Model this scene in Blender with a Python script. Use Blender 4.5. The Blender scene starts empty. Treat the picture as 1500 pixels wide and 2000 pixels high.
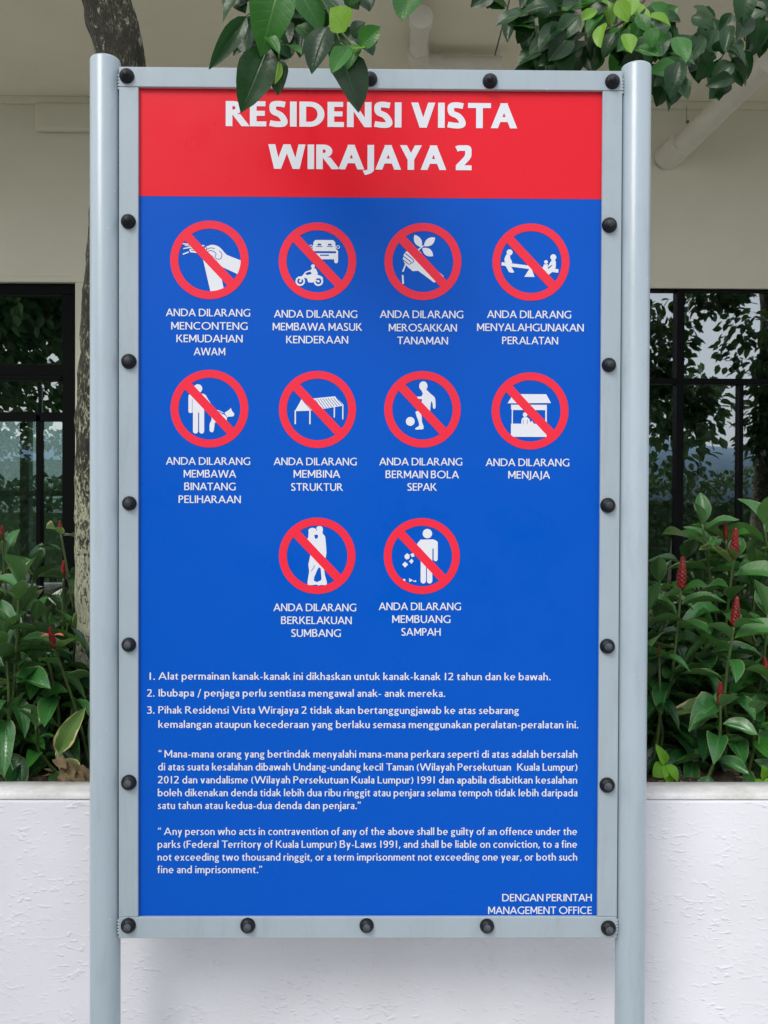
import bpy, bmesh, math, random
from mathutils import Vector, Matrix, Quaternion, noise
from mathutils.geometry import delaunay_2d_cdt
R = math.radians
sc = bpy.context.scene
col = sc.collection
# ------------------------------------------------------------------ camera
F = 1700.0; EYE = Vector((0.0124, -1.7413, 1.5056))
def rotm(a, b, c):
    return Matrix.Rotation(b, 3, 'Z') @ Matrix.Rotation(a, 3, 'X') @ Matrix.Rotation(c, 3, 'Y')
RC = rotm(-0.0111, -0.0096, -0.0037)
cd = bpy.data.cameras.new('camera'); cam = bpy.data.objects.new('camera', cd); col.objects.link(cam)
cd.sensor_fit = 'VERTICAL'; cd.sensor_height = 24; cd.lens = F * 24 / 2000
cd.clip_start = .05; cd.clip_end = 3000
right, fwd, up = RC.col[0], RC.col[1], RC.col[2]
mw = Matrix((right, up, -fwd)).transposed().to_4x4(); mw.translation = EYE
cam.matrix_world = mw; sc.camera = cam
def at(px, py, Y):                     # the point of the photograph at depth Y, used to measure the place
    d = right * (px - 750) / F + fwd - up * (py - 1000) / F
    return EYE + d * ((Y - EYE.y) / d.y)
# ------------------------------------------------------------------ world, sun, exposure
SUN_EL, SUN_AZ = 46, 212               # azimuth measured from +Y clockwise: behind the camera, a little left
w = bpy.data.worlds.new('World'); sc.world = w; w.use_nodes = True
nt = w.node_tree; nt.nodes.clear()
def nn(nt, t, **k):
    n = nt.nodes.new(t)
    for a, v in k.items():
        if a.startswith('i_'):
            n.inputs[a[2:].replace('_', ' ')].default_value = v
        else: setattr(n, a, v)
    return n
sky = nn(nt, 'ShaderNodeTexSky', sky_type='NISHITA', sun_disc=False, sun_elevation=R(SUN_EL), sun_rotation=R(SUN_AZ), air_density=1.4, dust_density=3.0)
tc = nn(nt, 'ShaderNodeTexCoord'); nz = nn(nt, 'ShaderNodeTexNoise', i_Scale=2.2, i_Detail=6.0, i_Roughness=.6)
mp = nn(nt, 'ShaderNodeMapping'); mp.inputs['Scale'].default_value = (1, 1, 2.2)
cr = nn(nt, 'ShaderNodeValToRGB'); cr.color_ramp.elements[0].position = .3; cr.color_ramp.elements[1].position = .62
cr.color_ramp.elements[0].color = (.6, .6, .6, 1); cr.color_ramp.elements[1].color = (.97, .97, .97, 1)
mx = nn(nt, 'ShaderNodeMix', data_type='RGBA'); mx.inputs[7].default_value = (8.6, 8.9, 9.5, 1)
bg = nn(nt, 'ShaderNodeBackground', i_Strength=.088); wo = nn(nt, 'ShaderNodeOutputWorld')
L = nt.links.new
L(tc.outputs['Generated'], mp.inputs['Vector']); L(mp.outputs[0], nz.inputs['Vector']); L(nz.outputs[0], cr.inputs[0]); L(cr.outputs[0], mx.inputs[0])
L(sky.outputs[0], mx.inputs[6]); L(mx.outputs[2], bg.inputs[0]); L(bg.outputs[0], wo.inputs[0])
sl = bpy.data.lights.new('sun', 'SUN'); sl.energy = 1.25; sl.angle = R(24); sl.color = (1, .96, .9)
so = bpy.data.objects.new('sun', sl); col.objects.link(so)
az = R(SUN_AZ); sdir = Vector((math.sin(az) * math.cos(R(SUN_EL)), math.cos(az) * math.cos(R(SUN_EL)), math.sin(R(SUN_EL))))
so.rotation_euler = sdir.to_track_quat('Z', 'Y').to_euler(); so.location = sdir * 20
sc.view_settings.view_transform = 'Standard'; sc.view_settings.look = 'None'
sc.view_settings.gamma = 1; sc.view_settings.use_curve_mapping = False; sc.view_settings.exposure = 0.78
# ------------------------------------------------------------------ helpers
rng = random.Random(7)
def tag(o, label=None, cat=None, group=None, kind=None):
    if label: o['label'] = label
    if cat: o['category'] = cat
    if group: o['group'] = group
    if kind: o['kind'] = kind
    return o
def empty(name, loc=(0, 0, 0), **k):
    o = bpy.data.objects.new(name, None); col.objects.link(o); o.location = loc; o.empty_display_size = .1
    return tag(o, **k)
def mesh_obj(name, verts, faces, mat, parent=None, smooth=False, uvs=None, midx=None):
    me = bpy.data.meshes.new(name); me.from_pydata([tuple(v) for v in verts], [], faces)
    for m in (mat if isinstance(mat, (list, tuple)) else [mat]): me.materials.append(m)
    if smooth: me.polygons.foreach_set('use_smooth', [True] * len(me.polygons))
    if uvs is not None:
        ul = me.uv_layers.new(name='UVMap')
        for lp in me.loops: ul.data[lp.index].uv = uvs[lp.vertex_index]
    if midx: me.polygons.foreach_set('material_index', midx)
    me.update()
    return link(name, me, parent)
def link(name, me, parent=None):
    o = bpy.data.objects.new(name, me); col.objects.link(o)
    if parent is not None:
        o.parent = parent; o.matrix_parent_inverse = Matrix.Translation(-world_loc(parent))
    return o
def world_loc(p):
    v = Vector(p.location)
    if p.parent: v = p.matrix_parent_inverse @ v; v += world_loc(p.parent)
    return v
class MB:
    def __init__(s): s.v = []; s.f = []; s.m = []
    def add(s, vs, fs, mi=0):
        n = len(s.v); s.v += [Vector(v) for v in vs]; s.f += [tuple(i + n for i in f) for f in fs]; s.m += [mi] * len(fs)
    def box(s, a, b, mi=0):
        (x0, y0, z0), (x1, y1, z1) = a, b
        s.add([(x0,y0,z0),(x1,y0,z0),(x1,y1,z0),(x0,y1,z0),(x0,y0,z1),(x1,y0,z1),(x1,y1,z1),(x0,y1,z1)],
              [(3,2,1,0),(4,5,6,7),(0,1,5,4),(1,2,6,5),(2,3,7,6),(3,0,4,7)], mi)
    def tube(s, pts, rad, n=12, caps=True, mi=0, wob=None):
        pts = [Vector(p) for p in pts]; rs = rad if isinstance(rad, (list, tuple)) else [rad] * len(pts)
        base = len(s.v); ref = Vector((1, 0, 0))
        if abs((pts[-1] - pts[0]).normalized().dot(ref)) > .8: ref = Vector((0, 1, 0))
        for i, p in enumerate(pts):
            t = (pts[min(i + 1, len(pts) - 1)] - pts[max(i - 1, 0)]).normalized()
            a = (ref - t * ref.dot(t)).normalized(); b = t.cross(a); ref = a
            for k in range(n):
                an = 2 * math.pi * k / n; d = a * math.cos(an) + b * math.sin(an)
                rr = rs[i] * (1 + (wob(p + d * rs[i]) if wob else 0))
                s.v.append(p + d * rr)
        for i in range(len(pts) - 1):
            for k in range(n):
                k2 = (k + 1) % n
                s.f.append((base + i*n + k, base + i*n + k2, base + (i+1)*n + k2, base + (i+1)*n + k)); s.m.append(mi)
        if caps:
            s.f.append(tuple(base + k for k in reversed(range(n)))); s.m.append(mi)
            s.f.append(tuple(base + (len(pts)-1)*n + k for k in range(n))); s.m.append(mi)
    def lathe(s, prof, c, axis=Vector((0, -1, 0)), n=20, mi=0):       # prof: (radius, height along axis)
        c = Vector(c); q = axis.to_track_quat('Z', 'Y'); base = len(s.v)
        for r_, h in prof:
            for k in range(n):
                a = 2 * math.pi * k / n; s.v.append(c + q @ Vector((r_ * math.cos(a), r_ * math.sin(a), h)))
        for i in range(len(prof) - 1):
            for k in range(n):
                k2 = (k + 1) % n
                s.f.append((base + i*n + k, base + i*n + k2, base + (i+1)*n + k2, base + (i+1)*n + k)); s.m.append(mi)
        s.f.append(tuple(base + (len(prof)-1)*n + k for k in range(n))); s.m.append(mi)
    def build(s, name, mat, parent=None, smooth=False, bevel=0, uvs=None):
        o = mesh_obj(name, s.v, s.f, mat, parent, smooth, uvs, s.m)
        if smooth and smooth != 'all':
            try: o.data.set_sharp_from_angle(angle=R(40))
            except Exception: pass
        if bevel:
            b = o.modifiers.new('bevel', 'BEVEL'); b.width = bevel; b.segments = 2; b.limit_method = 'ANGLE'
        return o
def boxo(name, a, b, mat, parent=None, bevel=0):
    m = MB(); m.box(a, b); return m.build(name, mat, parent, bevel=bevel)
# ------------------------------------------------------------------ materials
def mat(name, color, rough=.6, metal=0, spec=.5, var=.0, vscale=4, bump=0, bscale=60, coat=0, bdet=4, var_col=None, stretch=None):
    m = bpy.data.materials.new(name); m.use_nodes = True; t = m.node_tree; b = t.nodes['Principled BSDF']
    b.inputs['Base Color'].default_value = (*color, 1); b.inputs['Roughness'].default_value = rough
    b.inputs['Metallic'].default_value = metal; b.inputs['Specular IOR Level'].default_value = spec
    b.inputs['Coat Weight'].default_value = coat; b.inputs['Coat Roughness'].default_value = .12
    if var or bump:
        tc = nn(t, 'ShaderNodeTexCoord'); mp = nn(t, 'ShaderNodeMapping')
        if stretch: mp.inputs['Scale'].default_value = stretch
        t.links.new(tc.outputs['Object'], mp.inputs[0])
    if var:
        n = nn(t, 'ShaderNodeTexNoise', i_Scale=vscale, i_Detail=5.0, i_Roughness=.65); t.links.new(mp.outputs[0], n.inputs['Vector'])
        r = nn(t, 'ShaderNodeValToRGB'); e = r.color_ramp.elements; e[0].position = .32; e[1].position = .68
        vc = var_col or tuple(c * (1 - var) for c in color)
        e[0].color = (*vc, 1); e[1].color = (*color, 1)
        t.links.new(n.outputs[0], r.inputs[0]); t.links.new(r.outputs[0], b.inputs['Base Color'])
    if bump:
        n = nn(t, 'ShaderNodeTexNoise', i_Scale=bscale, i_Detail=float(bdet), i_Roughness=.6); t.links.new(mp.outputs[0], n.inputs['Vector'])
        bp = nn(t, 'ShaderNodeBump', i_Strength=bump, i_Distance=.01); t.links.new(n.outputs[0], bp.inputs['Height']); t.links.new(bp.outputs[0], b.inputs['Normal'])
    return m
M_blue = mat('blue_print', (.0, .084, .50), .32, spec=.13, bump=.012, bscale=9, bdet=2)
M_red = mat('red_print', (.72, .004, .018), .34, spec=.25, bump=.012, bscale=9, bdet=2)
for _m in (M_blue, M_red):       # thin dust film: uneven gloss
    t = _m.node_tree; b = t.nodes['Principled BSDF']; g = nn(t, 'ShaderNodeNewGeometry')
    n1 = nn(t, 'ShaderNodeTexNoise', i_Scale=5.0, i_Detail=8.0, i_Roughness=.7); t.links.new(g.outputs['Position'], n1.inputs['Vector'])
    r1_ = nn(t, 'ShaderNodeMapRange'); r1_.inputs[1].default_value = .35; r1_.inputs[2].default_value = .7; r1_.inputs[3].default_value = .22; r1_.inputs[4].default_value = .5; t.links.new(n1.outputs[0], r1_.inputs[0]); t.links.new(r1_.outputs[0], b.inputs['Roughness'])
M_ringred = mat('ring_red_print', (.80, .022, .052), .36, spec=.25)
M_white = mat('white_print', (.70, .715, .78), .4, spec=.35)
M_grey = mat('grey_paint', (.35, .42, .475), .42, spec=.5, var=.07, vscale=7, bump=.04, bscale=160)
M_greyb = mat('grey_paint_post', (.355, .43, .49), .36, spec=.5, var=.08, vscale=5, bump=.06, bscale=55, coat=.15, stretch=(1, 1, .35))
for _m in (M_grey, M_greyb):
    t = _m.node_tree; b = t.nodes['Principled BSDF']; src = b.inputs['Base Color'].links[0].from_socket
    g = nn(t, 'ShaderNodeNewGeometry'); mp_ = nn(t, 'ShaderNodeMapping'); mp_.inputs['Scale'].default_value = (1, 1, .16); t.links.new(g.outputs['Position'], mp_.inputs[0])
    n1 = nn(t, 'ShaderNodeTexNoise', i_Scale=38.0, i_Detail=7.0, i_Roughness=.72); t.links.new(mp_.outputs[0], n1.inputs['Vector'])
    r1_ = nn(t, 'ShaderNodeMapRange'); r1_.inputs[1].default_value = .52; r1_.inputs[2].default_value = .78; r1_.inputs[4].default_value = .34; t.links.new(n1.outputs[0], r1_.inputs[0])
    x1 = nn(t, 'ShaderNodeMix', data_type='RGBA'); t.links.new(r1_.outputs[0], x1.inputs[0]); t.links.new(src, x1.inputs[6]); x1.inputs[7].default_value = (.20, .235, .25, 1)
    n2 = nn(t, 'ShaderNodeTexNoise', i_Scale=130.0, i_Detail=3.0); t.links.new(g.outputs['Position'], n2.inputs['Vector'])
    r2_ = nn(t, 'ShaderNodeMapRange'); r2_.inputs[1].default_value = .73; r2_.inputs[2].default_value = .76; r2_.inputs[4].default_value = .7; t.links.new(n2.outputs[0], r2_.inputs[0])
    x2 = nn(t, 'ShaderNodeMix', data_type='RGBA'); t.links.new(r2_.outputs[0], x2.inputs[0]); t.links.new(x1.outputs[2], x2.inputs[6]); x2.inputs[7].default_value = (.62, .66, .68, 1)
    t.links.new(x2.outputs[2], b.inputs['Base Color'])
M_rubber = mat('black_rubber', (.005, .007, .011), .40, spec=.28, bump=.2, bscale=300, var=.4, vscale=200)
M_tip = mat('dusty_rubber', (.10, .12, .14), .75, spec=.3, bump=.4, bscale=400, var=.6, vscale=150)
M_beige = mat('beige_wall_paint', (.68, .655, .53), .8, spec=.25, var=.08, vscale=1.6, bump=.12, bscale=90)
M_soffit = mat('beige_soffit_paint', (.80, .765, .64), .82, spec=.2, var=.07, vscale=1.8, bump=.1, bscale=80)
M_black = mat('black_window_frame', (.0012, .0016, .002), .5, spec=.10)
M_dark = mat('dark_interior', (.035, .045, .045), .8)
M_inwall = mat('interior_wall', (.30, .34, .32), .8)
M_floor = mat('interior_tile', (.42, .44, .42), .25)
M_curt = mat('curtain_cloth', (.22, .27, .25), .8, var=.5, vscale=14, stretch=(1, 1, .02))
M_pave = mat('concrete_paving', (.44, .43, .40), .8, var=.2, vscale=2, bump=.2)
M_hill = mat('far_hill', (.34, .47, .60), 1.0, spec=0, var=.25, vscale=.02)  # distance haze put into the hill colour as pale blue
M_stem = mat('green_stem', (.06, .11, .02), .45, var=.4, vscale=40)
M_twig = mat('woody_twig', (.10, .085, .05), .7, var=.5, vscale=60, bump=.4)
M_spike = mat('red_bract', (.34, .012, .014), .3, spec=.5, var=.75, vscale=120, var_col=(.10, .006, .005), bump=.3, bscale=90)
M_orange = mat('orange_petal', (.72, .20, .10), .4, var=.4, vscale=80)
M_dry = mat('dry_leaf', (.46, .36, .20), .8, var=.6, vscale=28, bump=.8, bscale=50, var_col=(.16, .10, .05))

def stucco():
    m = bpy.data.materials.new('white_stippled_render'); m.use_nodes = True; t = m.node_tree; b = t.nodes['Principled BSDF']
    b.inputs['Roughness'].default_value = .62; b.inputs['Specular IOR Level'].default_value = .35
    tc = nn(t, 'ShaderNodeTexCoord'); mp = nn(t, 'ShaderNodeMapping'); mp.inputs['Rotation'].default_value = (0, R(24), 0); mp.inputs['Scale'].default_value = (.62, 1, 1.25)
    L = t.links.new; L(tc.outputs['Object'], mp.inputs[0])
    wz = nn(t, 'ShaderNodeTexNoise', i_Scale=34.0, i_Detail=2.0); L(mp.outputs[0], wz.inputs['Vector'])
    ad = nn(t, 'ShaderNodeVectorMath', operation='MULTIPLY_ADD'); ad.inputs[1].default_value = (.009, .009, .009)
    L(wz.outputs['Color'], ad.inputs[0]); L(mp.outputs[0], ad.inputs[2])
    v = nn(t, 'ShaderNodeTexNoise', i_Scale=88.0, i_Detail=1.5, i_Roughness=.45); L(ad.outputs[0], v.inputs['Vector'])
    r = nn(t, 'ShaderNodeMapRange'); r.inputs[1].default_value = .54; r.inputs[2].default_value = .74; r.interpolation_type = 'SMOOTHSTEP'; L(v.outputs[0], r.inputs[0])
    pa = nn(t, 'ShaderNodeTexNoise', i_Scale=11.0, i_Detail=2.0); L(tc.outputs['Object'], pa.inputs['Vector'])
    pr = nn(t, 'ShaderNodeMapRange'); pr.inputs[1].default_value = .44; pr.inputs[2].default_value = .62; pr.inputs[3].default_value = .20; L(pa.outputs[0], pr.inputs[0])
    mu = nn(t, 'ShaderNodeMath', operation='MULTIPLY'); L(r.outputs[0], mu.inputs[0]); L(pr.outputs[0], mu.inputs[1])
    fn = nn(t, 'ShaderNodeTexNoise', i_Scale=200.0, i_Detail=3.0); L(tc.outputs['Object'], fn.inputs['Vector'])
    a2 = nn(t, 'ShaderNodeMath', operation='MULTIPLY_ADD'); a2.inputs[1].default_value = .12; L(fn.outputs[0], a2.inputs[0]); L(mu.outputs[0], a2.inputs[2])
    bp = nn(t, 'ShaderNodeBump', i_Strength=.5, i_Distance=.0030); L(a2.outputs[0], bp.inputs['Height']); L(bp.outputs[0], b.inputs['Normal'])
    n = nn(t, 'ShaderNodeTexNoise', i_Scale=3.0, i_Detail=6.0); L(tc.outputs['Object'], n.inputs['Vector'])
    c = nn(t, 'ShaderNodeValToRGB'); c.color_ramp.elements[0].position = .3; c.color_ramp.elements[0].color = (.68, .685, .735, 1)
    c.color_ramp.elements[1].position = .6; c.color_ramp.elements[1].color = (.76, .765, .825, 1); L(n.outputs[0], c.inputs[0])
    L(c.outputs[0], b.inputs['Base Color']); return m
M_stucco = stucco()
def ledge_mat():
    m = mat('weathered_white_ledge', (.70, .70, .72), .7, var=.35, vscale=10, bump=.3, bscale=120, var_col=(.46, .455, .43)); return m
M_ledge = ledge_mat()
def soil_mat():
    m = bpy.data.materials.new('soil'); m.use_nodes = True; t = m.node_tree; b = t.nodes['Principled BSDF']; L = t.links.new
    tc = nn(t, 'ShaderNodeTexCoord'); n = nn(t, 'ShaderNodeTexNoise', i_Scale=55.0, i_Detail=8.0, i_Roughness=.75); L(tc.outputs['Object'], n.inputs['Vector'])
    r = nn(t, 'ShaderNodeValToRGB'); e = r.color_ramp.elements; e[0].position = .38; e[0].color = (.018, .013, .009, 1); e[1].position = .72; e[1].color = (.26, .20, .12, 1)
    k = e.new(.52); k.color = (.085, .06, .036, 1); L(n.outputs[0], r.inputs[0]); L(r.outputs[0], b.inputs['Base Color'])
    b.inputs['Roughness'].default_value = .95; bp = nn(t, 'ShaderNodeBump', i_Strength=1.0, i_Distance=.02); L(n.outputs[0], bp.inputs['Height']); L(bp.outputs[0], b.inputs['Normal']); return m
M_soil = soil_mat()
def bark_mat():
    m = bpy.data.materials.new('lichened_bark'); m.use_nodes = True; t = m.node_tree; b = t.nodes['Principled BSDF']; L = t.links.new
    tc = nn(t, 'ShaderNodeTexCoord'); mp = nn(t, 'ShaderNodeMapping'); mp.inputs['Scale'].default_value = (1, 1, .42); L(tc.outputs['Object'], mp.inputs[0])
    n = nn(t, 'ShaderNodeTexNoise', i_Scale=125.0, i_Detail=6.0, i_Roughness=.65, i_Distortion=.9); L(mp.outputs[0], n.inputs['Vector'])
    # pale lichen is thicker low on the trunk, sparse above: part of the bark itself
    sp = nn(t, 'ShaderNodeSeparateXYZ'); L(tc.outputs['Object'], sp.inputs[0])
    mr = nn(t, 'ShaderNodeMapRange'); mr.inputs[1].default_value = 1.25; mr.inputs[2].default_value = 2.5; mr.inputs[1].default_value = 1.25; mr.inputs[2].default_value = 1.8; mr.inputs[3].default_value = .14; mr.inputs[4].default_value = -.045; L(sp.outputs[2], mr.inputs[0])
    big = nn(t, 'ShaderNodeTexNoise', i_Scale=9.0, i_Detail=3.0); L(tc.outputs['Object'], big.inputs['Vector'])
    bm = nn(t, 'ShaderNodeMath', operation='MULTIPLY_ADD'); bm.inputs[1].default_value = .42; L(big.outputs[0], bm.inputs[0]); L(mr.outputs[0], bm.inputs[2])
    s = nn(t, 'ShaderNodeMath', operation='ADD'); L(n.outputs[0], s.inputs[0]); L(bm.outputs[0], s.inputs[1])
    r = nn(t, 'ShaderNodeValToRGB'); e = r.color_ramp.elements; e[0].position = .64; e[0].color = (.016, .015, .009, 1); e[1].position = .84; e[1].color = (.36, .37, .26, 1)
    k = e.new(.74); k.color = (.06, .055, .032, 1); L(s.outputs[0], r.inputs[0]); L(r.outputs[0], b.inputs['Base Color'])
    b.inputs['Roughness'].default_value = .9; bp = nn(t, 'ShaderNodeBump', i_Strength=1.0, i_Distance=.008); L(n.outputs[0], bp.inputs['Height']); L(bp.outputs[0], b.inputs['Normal']); return m
M_bark = bark_mat()
def leaf_mat(name, dark, light, rough=.32, vein=(.12, .22, .06), vfreq=9, edge=None, trans=.22, patches=None, spec=.5, sv=.3):
    m = bpy.data.materials.new(name); m.use_nodes = True; t = m.node_tree; b = t.nodes['Principled BSDF']; L = t.links.new
    out = t.nodes['Material Output']
    uv = nn(t, 'ShaderNodeUVMap'); uv.uv_map = 'UVMap'; sp = nn(t, 'ShaderNodeSeparateXYZ'); L(uv.outputs[0], sp.inputs[0])
    def math_(op, a, bb=None, c=None):
        n = nn(t, 'ShaderNodeMath', operation=op)
        for i, x in enumerate((a, bb, c)):
            if x is None: continue
            if isinstance(x, (int, float)): n.inputs[i].default_value = x
            else: L(x, n.inputs[i])
        return n.outputs[0]
    au = math_('ABSOLUTE', math_('MULTIPLY_ADD', sp.outputs[0], 2, -1))
    mid = math_('SUBTRACT', 1, math_('MINIMUM', math_('MULTIPLY', au, 14), 1))
    ph = math_('MULTIPLY', math_('MULTIPLY_ADD', au, -.22, sp.outputs[1]), vfreq * 6.283)
    side = math_('POWER', math_('MULTIPLY_ADD', math_('COSINE', ph), .5, .5), 14)
    vv = math_('MAXIMUM', mid, math_('MULTIPLY', side, sv))
    oi = nn(t, 'ShaderNodeObjectInfo'); tc = nn(t, 'ShaderNodeTexCoord')
    geo = nn(t, 'ShaderNodeNewGeometry'); n = nn(t, 'ShaderNodeTexNoise', i_Scale=22.0, i_Detail=4.0); L(geo.outputs['Position'], n.inputs['Vector'])
    f = math_('ADD', math_('MULTIPLY', oi.outputs['Random'], .65), math_('MULTIPLY', n.outputs[0], .5))
    f = math_('ADD', f, math_('MULTIPLY', geo.outputs['Random Per Island'], .25))
    mix = nn(t, 'ShaderNodeMix', data_type='RGBA', clamp_factor=True); L(f, mix.inputs[0]); mix.inputs[6].default_value = (*dark, 1); mix.inputs[7].default_value = (*light, 1)
    mv = nn(t, 'ShaderNodeMix', data_type='RGBA'); L(math_('MULTIPLY', vv, .75), mv.inputs[0]); L(mix.outputs[2], mv.inputs[6]); mv.inputs[7].default_value = (*vein, 1)
    c = mv.outputs[2]
    if edge:
        en = math_('ADD', au, math_('MULTIPLY', math_('SUBTRACT', n.outputs[0], .5), 1.1 if patches else .25))
        er = nn(t, 'ShaderNodeMapRange'); er.inputs[1].default_value = patches or .88; er.inputs[2].default_value = (patches or .88) + .1; L(en, er.inputs[0])
        me_ = nn(t, 'ShaderNodeMix', data_type='RGBA'); L(er.outputs[0], me_.inputs[0]); L(c, me_.inputs[6]); me_.inputs[7].default_value = (*edge, 1); c = me_.outputs[2]
    # pale underside
    mb = nn(t, 'ShaderNodeMix', data_type='RGBA'); L(math_('MULTIPLY', geo.outputs['Backfacing'], .35), mb.inputs[0]); L(c, mb.inputs[6]); mb.inputs[7].default_value = (.14, .22, .09, 1); c = mb.outputs[2]
    L(c, b.inputs['Base Color']); b.inputs['Roughness'].default_value = rough; b.inputs['Specular IOR Level'].default_value = spec
    bp = nn(t, 'ShaderNodeBump', i_Strength=.5, i_Distance=.0022)
    L(math_('ADD', math_('MULTIPLY', vv, -.8), math_('MULTIPLY', n.outputs[0], 2.0)), bp.inputs['Height']); L(bp.outputs[0], b.inputs['Normal'])
    tr = nn(t, 'ShaderNodeBsdfTranslucent'); hs = nn(t, 'ShaderNodeHueSaturation', i_Value=1.9, i_Saturation=1.15, i_Hue=.485); L(c, hs.inputs['Color']); L(hs.outputs[0], tr.inputs[0])
    ms = nn(t, 'ShaderNodeMixShader'); ms.inputs[0].default_value = trans; L(b.outputs[0], ms.inputs[1]); L(tr.outputs[0], ms.inputs[2]); L(ms.outputs[0], out.inputs[0])
    return m
LM_dark = leaf_mat('dark_glossy_leaf', (.003, .017, .005), (.011, .055, .012), .34, vein=(.035, .09, .03), spec=.36, sv=.12)
LM_mid = leaf_mat('mid_green_leaf', (.014, .085, .014), (.035, .16, .022), .36, vein=(.09, .22, .05), spec=.36, sv=.2)
LM_young = leaf_mat('young_bright_leaf', (.11, .29, .02), (.20, .40, .04), .4, vein=(.25, .42, .09), trans=.35)
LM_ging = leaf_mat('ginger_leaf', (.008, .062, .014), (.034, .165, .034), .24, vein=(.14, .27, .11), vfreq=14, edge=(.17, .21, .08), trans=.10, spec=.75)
LM_gingd = leaf_mat('shaded_ginger_leaf', (.003, .022, .007), (.012, .070, .016), .26, vein=(.07, .16, .06), vfreq=14, trans=.07, spec=.65)  # darker copy of the ginger leaf, with shade put into its colour
LM_yellow = leaf_mat('yellowing_leaf', (.05, .13, .03), (.10, .20, .04), .5, vein=(.2, .28, .1), vfreq=12, edge=(.50, .43, .20), patches=.80)
LM_seed = leaf_mat('seedling_leaf', (.13, .36, .02), (.20, .48, .03), .42, vein=(.25, .5, .06), trans=.4)
# ------------------------------------------------------------------ lettering: humanist capitals and lower case drawn as strokes
def quad(*p): return [list(p)]
def rect(x0, y0, x1, y1): return [[(x0, y0), (x1, y0), (x1, y1), (x0, y1)]]
def dg(x0, y0, x1, y1, t): return [[(x0, y0), (x0 + t, y0), (x1 + t, y1), (x1, y1)]]
def band(cx, cy, rx, ry, a0, a1, tx, ty=None, n=None):
    ty = tx * .9 if ty is None else ty; n = n or max(6, int(abs(a1 - a0) / 12)); P = []
    for i in range(n):
        a = R(a0 + (a1 - a0) * i / n); b = R(a0 + (a1 - a0) * (i + 1) / n)
        P.append([(cx + rx*math.cos(a), cy + ry*math.sin(a)), (cx + rx*math.cos(b), cy + ry*math.sin(b)),
                  (cx + (rx-tx)*math.cos(b), cy + (ry-ty)*math.sin(b)), (cx + (rx-tx)*math.cos(a), cy + (ry-ty)*math.sin(a))])
    return P
def stroke(pts, t):
    P = []; n = len(pts)
    def off(i):
        d = []
        for j in (i - 1, i):
            if 0 <= j < n - 1:
                dx, dy = pts[j+1][0]-pts[j][0], pts[j+1][1]-pts[j][1]; l = math.hypot(dx, dy) or 1; d.append((-dy/l, dx/l))
        if len(d) == 1: return d[0]
        sx, sy = d[0][0]+d[1][0], d[0][1]+d[1][1]; q = sx*sx+sy*sy or 1
        return (2*sx/q, 2*sy/q)
    for i in range(n - 1):
        a, b = off(i), off(i + 1); h = t / 2
        p, q, r_, s_ = ((pts[i][0]-a[0]*h, pts[i][1]-a[1]*h), (pts[i+1][0]-b[0]*h, pts[i+1][1]-b[1]*h),
                  (pts[i+1][0]+b[0]*h, pts[i+1][1]+b[1]*h), (pts[i][0]+a[0]*h, pts[i][1]+a[1]*h))
        P += [[p, q, r_], [p, r_, s_]]
    return P
def disc(cx, cy, r_, ry=None, n=28):
    ry = ry or r_
    return [[(cx + r_*math.cos(2*math.pi*i/n), cy + ry*math.sin(2*math.pi*i/n)) for i in range(n)]]
def curve(pts, n=8):
    out = []
    q = [pts[0]] + list(pts) + [pts[-1]]
    for i in range(1, len(q) - 2):
        for k in range(n):
            s = k / n
            out.append(tuple(.5*((2*q[i][d]) + (-q[i-1][d]+q[i+1][d])*s + (2*q[i-1][d]-5*q[i][d]+4*q[i+1][d]-q[i+2][d])*s*s + (-q[i-1][d]+3*q[i][d]-3*q[i+1][d]+q[i+2][d])*s**3) for d in (0, 1)))
    out.append(tuple(pts[-1])); return out
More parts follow.
